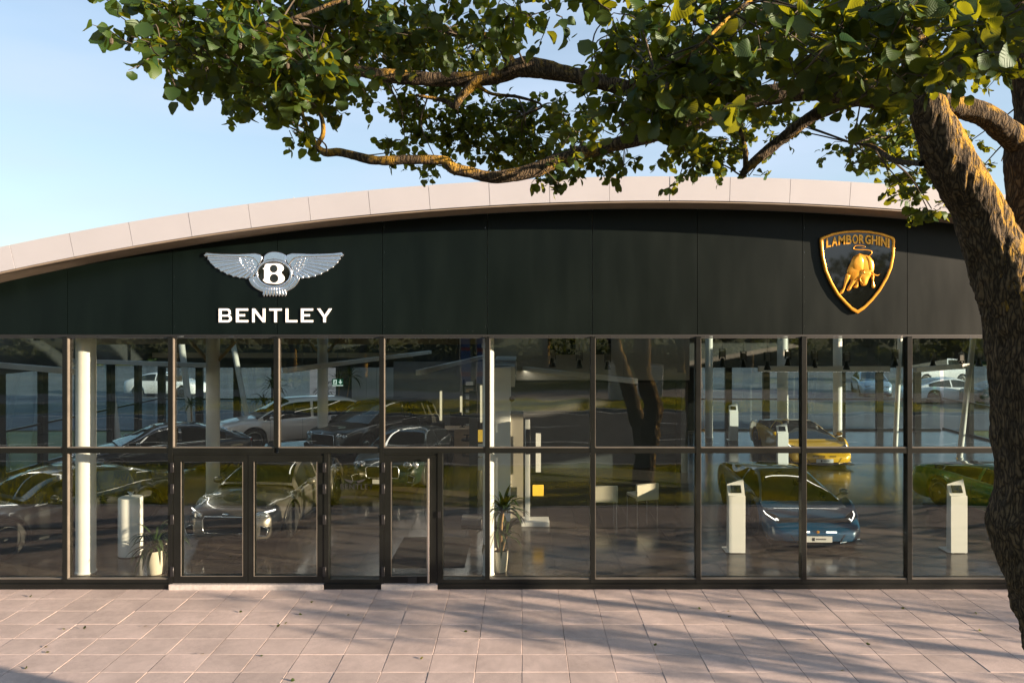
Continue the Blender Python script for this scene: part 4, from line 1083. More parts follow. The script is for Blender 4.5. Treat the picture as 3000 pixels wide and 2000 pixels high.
order = sorted(range(len(leaves)), key=lambda i: (not leaves[i][4], leaves[i][0][1]))     # nearest leaves in view first
big = set(order[:300])
for i in order[:300]:
    p, L, R, _, _ = leaves[i]
    o = inst('leaf', leaf_me[i % 4], TR)
    Mx = Matrix([list(R[r] * L) + [p[r]] for r in range(3)] + [[0, 0, 0, 1]])
    o.matrix_local = Mx
def leaf_mesh(name, lst, tmpl, mtl):
    V, U, Fc = tmpl
    nv, n = len(V), len(lst)
    P = np.array([l[0] for l in lst]); Ls = np.array([l[1] for l in lst]); R = np.array([l[2] for l in lst])
    bend = rng.normal(0, .13, (n, 1)); VV = np.repeat(V[None], n, 0); VV[:, :, 2] += bend * np.sin(V[None, :, 1] * 3.5) + rng.normal(0, .12, (n, 1)) * V[None, :, 0]
    VV[:, :, 0] *= rng.uniform(.85, 1.08, (n, 1))
    Wd = np.einsum('nij,nvj->nvi', R, VV * Ls[:, None, None]) + P[:, None]
    fa = (np.array(Fc)[None] + (np.arange(n) * nv)[:, None, None]).reshape(-1, 4)
    me = bpy.data.meshes.new(name); me.from_pydata(Wd.reshape(-1, 3).tolist(), [], fa.tolist())
    ul = me.uv_layers.new(name='UVMap')
    li = np.empty(len(me.loops), int); me.loops.foreach_get('vertex_index', li)
    ul.data.foreach_set('uv', U[li % nv].astype(np.float32).ravel())
    me.polygons.foreach_set('use_smooth', [True]*len(me.polygons))
    at = me.attributes.new('tone', 'FLOAT', 'POINT'); at.data.foreach_set('value', np.repeat(rng.random(n), nv).astype(np.float32))
    me.materials.append(mtl)
    return me
rest = [leaves[i] for i in range(len(leaves)) if i not in big]
tag(inst('foliage', leaf_mesh('foliage', rest, T_FAR, M['leaf']), TR), kind='stuff')
print('leaves', len(leaves))
# alder cones hanging in the crown
cn = MB()
for k in range(60):
    p, L, R, _, _ = leaves[order[r2.randrange(0, 2500)]]
    cn.lathe([(.001, -.024), (.006, -.02), (.008, -.01), (.006, -.002), (.001, 0)], 7, tuple(p + np.array([0, 0, -.02])))
    cn.tube([tuple(p), tuple(p + np.array([0, 0, -.02]))], .001, 4, False)
tag(cn.build('cones', M['twig'], TR), kind='stuff')
# ------------------------------------------------------------------ trees that stand beside and behind the camera (some seen mirrored in the glass, others added unseen for their shadows)
def env_tree(name, seed, h, crown_r, trunk_r, n_leaf, leaf=.16, zl=(.25, .6)):
    r = random.Random(seed)
    root = empty(name)
    top = (r.uniform(-.4, .4), r.uniform(-.4, .4), h * .8)
    bark_tube('trunk', [(0, 0, -.1, trunk_r * 1.25), (.05, 0, h * .15, trunk_r), (top[0] * .5, top[1] * .5, h * .45, trunk_r * .75), (*top, trunk_r * .25)], root, M['bark'], 18, .12, .5)
    ends = []
    for k in range(9):
        z0 = h * r.uniform(*zl); a = r.uniform(0, 6.28) ; l = crown_r * r.uniform(.6, 1)
        p0 = (top[0] * .5 * z0 / h, top[1] * .5 * z0 / h, z0); p2 = (p0[0] + l * math.cos(a), p0[1] + l * math.sin(a), z0 + h * r.uniform(.05, .3))
        p1 = tuple((p0[i] + p2[i]) / 2 + (0, 0, .3)[i] for i in range(3))
        bark_tube('limb', [(*p0, trunk_r * .4), (*p1, trunk_r * .25), (*p2, trunk_r * .08)], root, M['bark'], 8, .25, .4)
        ends += [p1, p2]
    ends += [top, (top[0], top[1], h * .9)]
    lst = []
    while len(lst) < n_leaf:
        e = ends[r.randrange(len(ends))]
        c = [e[i] + r.gauss(0, crown_r * .3) for i in range(3)]
        for _ in range(14):
            p = np.array([c[i] + r.gauss(0, crown_r * .09) for i in range(3)])
            if p[2] < h * (zl[0] - .05): continue
            ax = Vector((r.gauss(0, 1), r.gauss(0, 1), r.gauss(-.3, .6))).normalized(); nr = ax.cross(Vector((r.gauss(0, 1), r.gauss(0, 1), r.gauss(0, 1)))).normalized()
            lst.append((p, leaf * r.uniform(.6, 1.2), np.array([ax.cross(nr), ax, nr]).T, 0, False))
    tag(inst('crown', leaf_mesh('crown', lst, T_SMALL, M['leaf_far']), root), kind='stuff')
    return root
T_SMALL = leaf_template(2)
def copy_tree(o, loc, rz, s, label):
    c = o.copy(); COL.objects.link(c); c.location = loc; c.rotation_euler = (0, 0, rz); c.scale = (s, s, s); c['label'] = label
    for ch in list(o.children):
        d = ch.copy(); COL.objects.link(d); d.parent = c
    return c
row = env_tree('street_tree', 3, 13, 2.4, .25, 2400, .17, (.62, .85))
row.location = (4.62, -7.3, 0)
tag(row, 'straight-trunked tree on the grass verge, mirrored right of the forked trunk', 'tree', 'trees in the verge')
# its crown stays clear of the camera
low = env_tree('verge_tree', 21, 4.4, 1.3, .10, 300, .12, (.2, .6))  # unseen tree, kept low and sparse to streak the paving with shade
low.location = (17.0, -6.3, 0)
tag(low, 'low verge tree whose shadow falls across the paving near the leaning trunk', 'tree', 'trees in the verge')
shrub = env_tree('shrub', 33, 3.0, 1.05, .07, 1200, .12, (.12, .75))  # unseen, added to cast shade over the lower right paving
shrub.location = (13.2, -6.6, 0)
tag(shrub, 'dense shrub on the verge whose shadow darkens the paving near the trunk', 'shrub')
copy_tree(low, (21.5, -6.6, 0), 3.9, .95, 'low verge tree casting long streaks over the middle of the paving')
copy_tree(low, (25, -7.2, 0), 5.2, .9, 'small verge tree casting soft streaks over the paving by the double doors')
wood = env_tree('park_tree', 9, 11, 3.8, .28, 3200, .5)
wood.location = (-28, -47, 0)
tag(wood, 'dark park tree mirrored above the road, farthest to the left', 'tree', 'trees beyond the road')
for k, (x, y, s) in enumerate(((-20, -52, .9), (-12.5, -46, 1.05), (-5, -50, .95), (2, -54, 1.1), (13, -48, 1.0), (20, -52, 1.05), (28, -47, .95), (37, -50, 1.1), (-38, -50, 1.1))):
    copy_tree(wood, (x, y, 0), k * 1.3, s, 'dark park tree mirrored above the road, %s of the row from the left' % ('second','third','fourth','fifth','sixth','seventh','eighth','ninth','leftmost one outside')[k])
hd = MB(); hl = []
rr = random.Random(4)
for k in range(42000):
    x = rr.uniform(-60, 60); y = -58 + rr.gauss(0, .9); z = abs(rr.gauss(0, 1)) * 1.1 + .1
    z = min(z, 2.6 + .7 * math.sin(x * .31) + .4 * math.sin(x * .83))
    ax = Vector((rr.gauss(0, 1), rr.gauss(0, 1), rr.gauss(0, .8))).normalized(); nr = ax.cross(Vector((rr.gauss(0, 1), rr.gauss(0, 1), rr.gauss(0, 1)))).normalized()
    hl.append((np.array([x, y, z]), .30 * rr.uniform(.6, 1.2), np.array([ax.cross(nr), ax, nr]).T, 0, False))
hg = inst('hedge', leaf_mesh('hedge', hl, T_SMALL, M['leaf_far'])); tag(hg, 'long uneven hedge mirrored at the top of the panes', 'hedge', kind='stuff')
# hedge and bushes behind the parking lot
hl2 = []
for k in range(20000):
    x = rr.uniform(-75, 85); y = 66 + rr.gauss(0, 1.2); z = abs(rr.gauss(0, 1)) * 2.2 + .1
    z = min(z, 4.5 + 1.2 * math.sin(x * .23) + .6 * math.sin(x * .7))
    ax = Vector((rr.gauss(0, 1), rr.gauss(0, 1), rr.gauss(0, .8))).normalized(); nr = ax.cross(Vector((rr.gauss(0, 1), rr.gauss(0, 1), rr.gauss(0, 1)))).normalized()
    hl2.append((np.array([x, y, z]), .8 * rr.uniform(.6, 1.2), np.array([ax.cross(nr), ax, nr]).T, 0, False))
hg2 = inst('hedge', leaf_mesh('hedge', hl2, T_SMALL, M['leaf_far'])); tag(hg2, 'tall green hedge beyond the parking lot behind the showroom', 'hedge', kind='stuff')
# grass of the verge
NB = 170000
gx_ = np.where(rng.random(NB) < .8, rng.uniform(-10, 14, NB), rng.uniform(-22, 30, NB)); gy_ = np.where(np.abs(gx_) < 14, -5.6 - 4.8 * rng.random(NB), -5.6 - 4.8 * rng.random(NB))
farm = rng.random(NB) < .28
gx_ = np.where(farm, rng.uniform(-16, 22, NB), gx_); gy_ = np.where(farm, -23.5 - 5.9 * rng.random(NB), gy_)
ga = rng.uniform(0, 6.28, NB); gw = .014; gh = rng.uniform(.05, .14, NB)
gvv = np.stack([np.stack([gx_ - gw*np.cos(ga), gy_ - gw*np.sin(ga), np.full(NB, -.03)], 1), np.stack([gx_ + gw*np.cos(ga), gy_ + gw*np.sin(ga), np.full(NB, -.03)], 1),
                np.stack([gx_ + rng.normal(0, .045, NB), gy_ + rng.normal(0, .045, NB), gh], 1)], 1).reshape(-1, 3)
gv, gf = gvv.tolist(), np.arange(NB * 3).reshape(-1, 3).tolist()
me = bpy.data.meshes.new('grass'); me.from_pydata(gv, [], gf); me.materials.append(M['blade'])
tag(inst('grass', me), 'short yellowish grass of the verge beside the paving', 'grass', kind='stuff')
# utility cabinets across the road
for k, (px0, px1) in enumerate(((1782, 1826), (1862, 1936))):
    x0, x1 = (px0 - CX) * 42 / F, (px1 - CX) * 42 / F
    cb = empty('utility_cabinet', ((x0 + x1) / 2, -29.3, 0), label=('narrow', 'wide')[k] + ' white cabinet across the road, mirrored in the pane beside the bare trunks', cat='cabinet')
    w = (x1 - x0) / 2
    MB().box(-w, w, -.4, .4, 0.05, 1.9).build('body', M['white_paint'], cb, bevel=.01)
    MB().box(-w - .04, w + .04, -.45, .45, 1.9, 1.97).build('lid', M['grey_wall'], cb)
    MB().box(-w + .05, -.01, .4, .415, .15, 1.8).build('door', M['white_wall'], cb); MB().box(.01, w - .05, .4, .415, .15, 1.8).build('door', M['white_wall'], cb)

# banner flags across the road
M['flag_blue'] = mat('flag_blue', (.03, .10, .30), .7, vary=.2); M['flag_red'] = mat('flag_red', (.45, .05, .03), .7, vary=.2)
for k, x in enumerate((-2.95, -2.15)):
    fl = empty('banner_flag', (x, -23.9, 0), label=('first', 'second')[k] + ' tall blue and red banner flag across the road, mirrored left of the centre mullion', cat='flag')
    MB().tube([(0, 0, 0), (0, 0, 5.2)], .03, 8).build('pole', M['steel'], fl)
    MB().lathe([(.3, 0), (.3, .06), (.05, .1)], 16).build('base', M['grey_wall'], fl)
    v, f = [], []
    for i in range(17):
        z = 1.5 + i * .22
        for j in range(4): v.append((.03 + j * .16 * (1 - .25 * (i > 14)), .05 * math.sin(i * .6 + j * 1.1), z))
    for i in range(16):
        for j in range(3): f.append((i*4+j, i*4+j+1, (i+1)*4+j+1, (i+1)*4+j))
    for nm, m_, sel in (('cloth', 'flag_blue', lambda i: i % 5 != 2), ('stripe', 'flag_red', lambda i: i % 5 == 2)):
        MB().add(v, [q for n_, q in enumerate(f) if sel(n_ // 3)]).build(nm, M[m_], fl, True)

# ------------------------------------------------------------------ cars
def paint(name, col, metal=.3, rough=.28):
    m, N, L, b = new_mat(name)
    tc = N.new('ShaderNodeTexCoord'); nz = N.new('ShaderNodeTexNoise'); nz.inputs['Scale'].default_value = 400
    mr = N.new('ShaderNodeMixRGB'); mr.inputs['Color1'].default_value = (*[c*.88 for c in col], 1); mr.inputs['Color2'].default_value = (*[min(1, c*1.12) for c in col], 1)
    L.new(tc.outputs['Object'], nz.inputs['Vector']); L.new(nz.outputs['Fac'], mr.inputs['Fac']); L.new(mr.outputs['Color'], b.inputs['Base Color'])
    b.inputs['Metallic'].default_value = metal; b.inputs['Roughness'].default_value = rough
    b.inputs['Coat Weight'].default_value = 1.0; b.inputs['Coat Roughness'].default_value = .02
    return m
M['car_glass'] = mat('car_glass', (.006, .008, .008), .02, vary=.2, coat=.5)
M['rim_metal'] = mat('rim_metal', (.28, .28, .28), .25, metal=1.0)
M['rim_dark'] = mat('rim_dark', (.03, .03, .03), .3, metal=.6)
M['lens'] = mat('headlight_lens', (.35, .37, .40), .05, metal=.8, coat=1.0)
M['drl'] = mat('daytime_light', (.9, .9, .9), .3, emit=(1, .96, .9), estr=0.9)
M['tail_red'] = mat('tail_red', (.25, .01, .01), .1, coat=1.0)
M['dark_trim'] = mat('dark_trim', (.008, .009, .009), .35)
M['plate'] = mat('plate_white', (.75, .75, .74), .4, vary=.02)
M['ink'] = mat('plate_ink', (.02, .02, .02), .5)
SPECS = {
 'coupe': dict(L=4.85, W=1.95, wb=2.85, r=.365, sill=.19,
    deck=[(-2.42,.72),(-2.32,.88),(-2.0,.98),(-1.2,1.0),(.4,.985),(.9,.965),(1.5,.91),(2.05,.82),(2.3,.72),(2.425,.58)],
    belt=[(-2.42,.64),(-2.25,.80),(-1.5,.93),(-.6,.87),(.5,.865),(1.3,.84),(2.0,.73),(2.3,.64),(2.425,.54)],
    plan=[(-2.42,.66),(-2.3,.82),(-1.9,.93),(-1.3,.975),(0,.935),(1.3,.965),(1.9,.93),(2.2,.86),(2.35,.76),(2.425,.64)],
    roof=[(-2.15,.97),(-1.7,1.10),(-1.1,1.28),(-.4,1.385),(.05,1.39),(.45,1.29),(1.05,.99)], ws=.28, rw=-.75, b=-.35, rt=.60),
 'suv': dict(L=5.12, W=2.0, wb=2.99, r=.41, sill=.28,
    deck=[(-2.55,.95),(-2.5,1.08),(-2.2,1.13),(.8,1.13),(1.3,1.12),(1.9,1.07),(2.35,.98),(2.52,.86),(2.56,.66)],
    belt=[(-2.55,.86),(-2.4,1.02),(-1.5,1.06),(.8,1.03),(1.6,1.0),(2.2,.92),(2.45,.82),(2.56,.62)],
    plan=[(-2.55,.80),(-2.45,.92),(-2.0,.97),(-1.3,1.0),(0,.97),(1.4,.99),(2.0,.96),(2.35,.89),(2.5,.80),(2.56,.72)],
    roof=[(-2.50,1.12),(-2.32,1.42),(-1.95,1.64),(-1.2,1.73),(-.2,1.745),(.35,1.69),(.8,1.47),(1.4,1.12)], ws=.30, rw=-1.95, b=-.45, rt=.66),
 'sport': dict(L=4.5, W=1.96, wb=2.62, r=.345, sill=.13,
    deck=[(-2.25,.74),(-2.12,.88),(-1.6,.93),(-.8,.93),(.5,.82),(1.2,.72),(1.75,.60),(2.08,.49),(2.25,.36)],
    belt=[(-2.25,.66),(-2.05,.84),(-1.4,.90),(-.6,.80),(.4,.76),(1.2,.71),(1.7,.62),(2.05,.48),(2.25,.34)],
    plan=[(-2.25,.82),(-2.1,.94),(-1.4,.98),(-.3,.90),(.6,.90),(1.3,.97),(1.8,.95),(2.1,.88),(2.25,.70)],
    roof=[(-2.0,.91),(-1.3,1.02),(-.7,1.12),(-.2,1.165),(.15,1.14),(.7,.95),(1.35,.70)], ws=.05, rw=-.75, b=-.35, rt=.56),
 'saloon': dict(L=4.7, W=1.84, wb=2.8, r=.33, sill=.2,
    deck=[(-2.35,.80),(-2.25,.98),(-1.8,1.03),(.6,1.0),(1.1,.98),(1.7,.90),(2.15,.78),(2.35,.6)],
    belt=[(-2.35,.72),(-2.2,.90),(-1,.95),(.6,.92),(1.4,.86),(2.1,.72),(2.35,.55)],
    plan=[(-2.35,.70),(-2.2,.84),(-1.5,.91),(0,.9),(1.4,.91),(2.0,.85),(2.25,.74),(2.35,.6)],
    roof=[(-2.0,1.02),(-1.5,1.22),(-.9,1.40),(-.2,1.45),(.3,1.38),(.7,1.2),(1.25,.98)], ws=.2, rw=-.95, b=-.3, rt=.6),
 'van': dict(L=4.4, W=1.82, wb=2.75, r=.32, sill=.22,
    deck=[(-2.2,1.0),(-2.15,1.1),(-1,1.12),(1.0,1.12),(1.5,1.05),(2.0,.93),(2.2,.7)],
    belt=[(-2.2,.95),(-2.1,1.05),(0,1.05),(1.1,1.02),(1.9,.88),(2.2,.62)],
    plan=[(-2.2,.84),(-2.1,.9),(0,.91),(1.4,.9),(2.0,.82),(2.2,.68)],
    roof=[(-2.18,1.12),(-2.14,1.6),(-2.0,1.82),(-1,1.86),(0,1.84),(.6,1.68),(1.3,1.1)], ws=.1, rw=-2.12, b=-.3, rt=.8),
}
WHEELS = {}
def wheel_meshes(r):
    if r in WHEELS: return WHEELS[r]
    t = MB().lathe([(r*.70, -.12), (r*.93, -.125), (r*.985, -.10), (r, -.05), (r, .05), (r*.985, .10), (r*.93, .125), (r*.70, .12)], 40).mesh('tyre', True, 40)
    t.materials.append(M['rubber'])
    rm = MB().lathe([(r*.72, .05), (r*.72, .122), (r*.66, .125), (r*.64, .05), (r*.64, .02)], 40)
    for k in range(10):
        R = Matrix.Rotation(k * math.pi / 5, 3, 'Z')
        rm.obox(R @ Vector((r*.38, 0, .088)), r*.60, r*.075, .028, R @ Matrix.Rotation(-.05, 3, 'Y'))
    rm.lathe([(r*.13, .06), (r*.13, .118), (r*.09, .125)], 16)
    m2 = rm.mesh('rim', True, 30); m2.materials.append(M['rim_metal'])
    d = MB().lathe([(r*.64, .02), (r*.64, .028)], 32).mesh('brake_disc'); d.materials.append(M['rim_dark'])
    WHEELS[r] = (t, m2, d); return WHEELS[r]
def curve_fn(pts):
    c = catmull(pts, 10); return lambda x: np.interp(x, c[:, 0], c[:, 1])
def car(name, label, spec, loc, heading, pnt, style, cat='car', group=None, detail=True):
    s = SPECS[spec]
    o = empty(name, loc, math.atan2(heading[1], heading[0]), label=label, cat=cat)
    if group: o['group'] = group
    deck, belt, plan, roof = (curve_fn(s[k]) for k in ('deck', 'belt', 'plan', 'roof'))
    L, wb, r, sill = s['L'], s['wb'], s['r'], s['sill']
    xs = np.unique(np.r_[np.linspace(-L/2, L/2, 80), -L/2 + .02, L/2 - .02, L/2 - .05])
    ra = r + .055
    def section(x):
        w, zb, zs, zd = plan(x), sill, belt(x), deck(x)
        e = (abs(x) - (L/2 - .35)) / .35
        if e > 0: zb = sill + .05 * e * e
        zd = max(zd, zs + .01)
        pts = [(w*.90, zb), (w*.965, zb + .05), (w*.995, zb + .40*(zs-zb)), (w*1.0, zb + .62*(zs-zb)), (w*.985, zb + .84*(zs-zb)), (w*.945, zs), (w*.86, zs + .40*(zd-zs)), (w*.66, zs + .78*(zd-zs)), (w*.35, zs + .96*(zd-zs)), (0, zd)]
        for xw in (wb/2 + .04, -wb/2 + .04):
            dx = abs(x - xw)
            if dx < ra:
                za = r + math.sqrt(ra*ra - dx*dx)
                fl = 1 + .012
                pts = [(y * (fl if i < 4 else 1), max(z, za + .012*i)) if i < 5 else (y, max(z, za + .03 + .01*i) if i < 6 else z) for i, (y, z) in enumerate(pts)]
        return pts
    v, f = [], []
    for x in xs:
        p = section(x)
        for y, z in p[:-1]: v.append((x, -y, z))
        for y, z in p[::-1]: v.append((x, y, z))
    n = 19
    for i in range(len(xs) - 1):
        for k in range(n - 1): f.append((i*n+k, i*n+k+1, (i+1)*n+k+1, (i+1)*n+k))
    f += [tuple(range(n)), tuple((len(xs)-1)*n + k for k in range(n))[::-1]]
    MB().add(v, f).build('body', pnt, o, True, 50)
    hb = plan(0) * .78
    MB().box(-L/2 + .18, L/2 - .18, -hb, hb, sill - .04, .55).build('underbody', M['dark_trim'], o)
    # greenhouse
    rs = s['roof']; x0, x1 = rs[0][0], rs[-1][0]
    gx = np.linspace(x0, x1, 44); Hm = max(z for _, z in rs)
    gv = []
    for x in gx:
        zb_ = belt(x) - .015; zt = max(roof(x), zb_ + .004); h = zt - zb_
        k = min(1, h / (Hm - belt(0)))
        wb_ = plan(x) * .90; wt = wb_ * (1 - (1 - s['rt'] / .82) * k) if k > 0 else wb_
        p = [(wb_, zb_), (wb_ - (wb_-wt)*.06, zb_ + .08*h), (wb_ - (wb_-wt)*.45, zb_ + .48*h), (wb_ - (wb_-wt)*.86, zb_ + .82*h), (wt*.955, zb_ + .90*h), (wt*.86, zb_ + .955*h), (wt*.5, zb_ + .99*h), (0, zt)]
        gv += [(x, -y, z) for y, z in p[:-1]] + [(x, y, z) for y, z in p[::-1]]
    m = 15; parts = {'cabin': [], 'windscreen': [], 'rear_window': [], 'side_window_r': [], 'side_window_l': []}
    for i in range(len(gx) - 1):
        xc = (gx[i] + gx[i+1]) / 2
        for k in range(m - 1):
            row_ = k if k < 7 else 13 - k
            q = (i*m+k, i*m+k+1, (i+1)*m+k+1, (i+1)*m+k)
            if row_ in (1, 2) and x0 + .32*(abs(x0)-abs(s['rw'])) + .1 < xc < x1 - .22 and abs(xc - s['b']) > .04:
                parts['side_window_r' if k < 7 else 'side_window_l'].append(q)
            elif row_ >= 4 and xc > s['ws'] and xc < x1 - .04: parts['windscreen'].append(q)
            elif row_ >= 5 and x0 + .12 < xc < s['rw']: parts['rear_window'].append(q)
            else: parts['cabin'].append(q)
    for pn, fs in parts.items():
        if not fs: continue
        used = sorted({z for q in fs for z in q}); mp = {u: j for j, u in enumerate(used)}
        MB().add([gv[u] for u in used], [tuple(mp[z] for z in q) for q in fs]).build(pn[:11] if pn.startswith('side') else pn, pnt if pn == 'cabin' else M['car_glass'], o, True, 40)
    # wheels
    t, rm, dsc = wheel_meshes(r)
    for xw in (wb/2 + .04, -wb/2 + .04):
        for sd in (-1, 1):
            wh = inst('wheel', t, o, (xw, sd * (plan(xw) - .125), r), (-sd * math.pi/2, 0, 0))
            inst('rim', rm, wh); inst('brake_disc', dsc, wh)
            if detail:
                w_ = plan(xw)
                ring = [(xw + (ra + .012) * math.cos(a), sd * (w_ * 1.008), r + (ra + .012) * math.sin(a)) for a in np.linspace(.05, math.pi - .05, 22)]
                MB().tube(ring, .014, 6).build('wheel_arch', pnt, o, True)
    if not detail: 
        for sd in (-1, 1):
            MB().box(L/2 - .22, L/2 - .05, sd*.5 - .14, sd*.5 + .14, .58, .68).build('headlight', M['lens'], o)
        return o
    # mirrors, handles, sill line
    for sd in (-1, 1):
        xm = x1 - .42; wm = plan(xm)
        mi = MB().lathe([(.002, -.1), (.045, -.085), (.068, -.03), (.07, .03), (.055, .08), (.01, .095)], 14, (xm, sd * (wm + .10), belt(xm) + .12), Matrix.Rotation(math.pi/2, 3, 'X')).build('mirror', pnt if style != 'dark' else M['dark_trim'], o, True, 50)
        MB().tube([(xm + .02, sd * (wm - .08), belt(xm) + .02), (xm, sd * (wm + .06), belt(xm) + .10)], .018, 6).build('mirror_arm', M['dark_trim'], o)
        MB().tube([(x, sd * (plan(x) * .90 + .012), belt(x) + .012) for x in np.linspace(x0 + .3, x1 - .15, 14)], .008, 5).build('window_trim', M['chrome'] if style != 'sport' else M['dark_trim'], o)
        MB().box(-.55, -.35, sd * plan(-.45) - .012, sd * plan(-.45) + .012, belt(-.45) - .14, belt(-.45) - .115).build('door_handle', pnt, o)
        MB().box(-wb/2 + .5, wb/2 - .45, sd * plan(0) * .985 - .012, sd * plan(0) * .985 + .012, sill + .02, sill + .07).build('sill_trim', M['dark_trim'], o)
    for sd in (-1, 1):                                       # door shut lines
        for xs_ in ((.95, -.42) if spec != 'suv' else (1.0, -.1, -1.1)):
            p = section(xs_)
            MB().tube([(xs_ - .10 * (i > 3) * 0, sd * (y + .001), z) for i, (y, z) in enumerate(p[1:6])], .0045, 4).build('door_seam', M['dark_trim'], o)
    xf = L/2
    def nose(y, z):                       # x on the nose surface for a given y, z: outermost section still containing the point
        for x in np.arange(L/2, L/2 - 1.2, -.01):
            p = section(x)
            zt = np.interp(abs(y), [q[0] for q in p[:4:-1]], [q[1] for q in p[:4:-1]])
            if abs(y) <= p[3][0] and z <= zt: return x
        return L/2 - 1.2
    if style in ('gt', 'suv', 'classic'):
        zg0, zg1, gw = {'gt': (.34, .66, .46), 'suv': (.50, .86, .48), 'classic': (.40, .70, .44)}[style]
        gy = [(-gw*.94, zg0), (gw*.94, zg0), (gw, zg0 + .05), (gw, zg1 - .07), (gw*.9, zg1), (-gw*.9, zg1), (-gw, zg1 - .07), (-gw, zg0 + .05)]
        def face(poly, x_a, x_b, nm, m_):
            k = len(poly); vv = [(x_a, y, z) for y, z in poly] + [(x_b, y, z) for y, z in poly]
            ff_ = [tuple(range(k)), tuple(range(2*k-1, k-1, -1))] + [(i, (i+1) % k, (i+1) % k + k, i + k) for i in range(k)]
            return MB().add(vv, ff_).build(nm, m_, o)
        g = face(gy, xf - .05, xf + .012, 'grille', M['dark_trim'])
        ml = MB()
        for k in range(-9, 10):
            y = k * gw / 10
            ml.tube([(xf + .016, y - .09, zg0 + .03), (xf + .016, y + .09 if abs(y + .09) < gw else math.copysign(gw*.95, y), zg1 - .03)], .004, 4, False)
            ml.tube([(xf + .016, y + .09, zg0 + .03), (xf + .016, y - .09 if abs(y - .09) < gw else math.copysign(gw*.95, y), zg1 - .03)], .004, 4, False)
        gm = ml.build('grille_mesh', M['rim_dark'], g)
        MB().tube([(xf + .014, y, z) for y, z in gy + gy[:1]], .013, 8).build('grille_frame', M['chrome'], o, True)
        MB().tube([(xf + .005, -.06, zg1 + .045), (xf + .01, 0, zg1 + .055), (xf + .005, .06, zg1 + .045)], .011, 6).build('badge', M['chrome'], o)
        MB().lathe([(.0, 0), (.022, .0), (.022, .01), (0, .012)], 14, (xf, 0, zg1 + .05), Matrix.Rotation(math.pi/2, 3, 'Y')).build('badge', M['chrome'], o)
        zl = zg1 - .02 if style != 'suv' else zg1 - .06
        for sd in (-1, 1):
            for (yy, rr_, nm) in (((.66, .125, 'headlight'), ) if style == 'gt' else ((.62, .105, 'headlight'), (.80, .08, 'headlight'))):
                xn = nose(yy, zl)
                R = Matrix.Rotation(sd * -.35 if False else sd * .38, 3, 'Z') @ Matrix.Rotation(math.pi/2, 3, 'Y')
                sc_ = Matrix.Diagonal((.72 if style == 'gt' else 1, 1.15 if style == 'gt' else 1, 1))
                hl_ = MB().lathe([(rr_, -.08), (rr_, .0), (rr_*.92, .022), (rr_*.6, .034), (0.001, .04)], 24, (xn - .03, sd * yy, zl), R @ sc_).build(nm, M['lens'], o, True, 50)
                MB().lathe([(rr_*1.06, -.02), (rr_*1.06, .008), (rr_*.96, .012), (rr_*.94, 0)], 24, (xn - .03, sd * yy, zl), R @ sc_).build('headlight_ring', M['chrome'], hl_, True, 50)
            if style == 'gt':
                pts = [(nose(y, zl + .07) + .012, sd * y, zl + .045 + .05 * (y - .52) / .34) for y in np.linspace(.52, .86, 8)]
                MB().tube(pts, .013, 6).build('daytime_light', M['drl'], o)
            iy = [(sd * y, z) for y, z in ((.54, sill + .12), (.80, sill + .10), (.84, sill + .24), (.70, sill + .30), (.56, sill + .24))]
            xi = nose(.70, sill + .2)
            face(iy, xi - .10, xi + .015, 'air_intake', M['dark_trim'])
            MB().tube([(xi + .02, y, z) for y, z in iy + iy[:1]], .008, 6).build('intake_trim', M['chrome'], o, True)
        face([(-.62, sill + .02), (.62, sill + .02), (.56, sill + .09), (-.56, sill + .09)], xf - .06, xf + .008, 'lower_grille', M['dark_trim'])
        MB().box(xf + .012, xf + .026, -.26, .26, sill + .06, sill + .17).build('number_plate', M['dark_trim'] if style == 'gt' else M['plate'], o)
    elif style == 'sport':
        for sd in (-1, 1):
            zz = .56
            pts = [(1.62, .88, .63), (1.80, .80, .585), (1.90, .70, .56), (2.0, .64, .52)]
            hp = []
            poly = [(.56, .50), (.70, .47), (.90, .56), (.90, .63), (.72, .58)]
            vv = []
            for y, z in poly: vv.append((nose(y, z) + .006, sd * y, z + .01))
            for y, z in poly: vv.append((nose(y, z) - .08, sd * y, z - .02))
            k = 5
            hl_ = MB().add(vv, [tuple(range(k)), tuple(range(2*k-1, k-1, -1))] + [(i, (i+1) % k, (i+1) % k + k, i + k) for i in range(k)]).build('headlight', M['car_glass'], o)
            def nb(y, z): return (nose(y, z) + .018, sd * y, z + .012)
            MB().tube([nb(.58, .505), nb(.68, .50), nb(.72, .535)], .009, 5).tube([nb(.72, .535), nb(.74, .51), nb(.80, .54)], .009, 5).tube([nb(.80, .54), nb(.88, .585), nb(.895, .62)], .009, 5).build('daytime_light', M['drl'], hl_)
            for poly, nm in (([(.42, .15), (.92, .16), (.94, .34), (.80, .40), (.52, .30)], 'air_intake'),):
                xi = [nose(y, z) for y, z in poly]
                vv = [(x + .008, sd * y, z) for x, (y, z) in zip(xi, poly)] + [(x - .12, sd * y, z) for x, (y, z) in zip(xi, poly)]
                MB().add(vv, [tuple(range(k)), tuple(range(2*k-1, k-1, -1))] + [(i, (i+1) % k, (i+1) % k + k, i + k) for i in range(k)]).build(nm, M['dark_trim'], o)
                MB().tube([(x + .012, sd * y, z) for x, (y, z) in zip(xi, poly)], .008, 5).build('intake_blade', pnt, o)
            MB().box(nose(.28, .33) + .0, nose(.28, .33) + .012, sd*.16, sd*.36, .345, .37).build('vent', M['drl'] if label.startswith('blue') else M['dark_trim'], o)
        MB().box(xf - .3, xf + .03, -.9, .9, sill - .03, sill - .005).build('splitter', M['dark_trim'], o)
        MB().lathe([(0.001, 0), (.03, 0), (.03, .008), (0.001, .012)], 12, (xf + .004, 0, .36), Matrix.Rotation(math.pi/2, 3, 'Y')).build('badge', M['gold'], o)
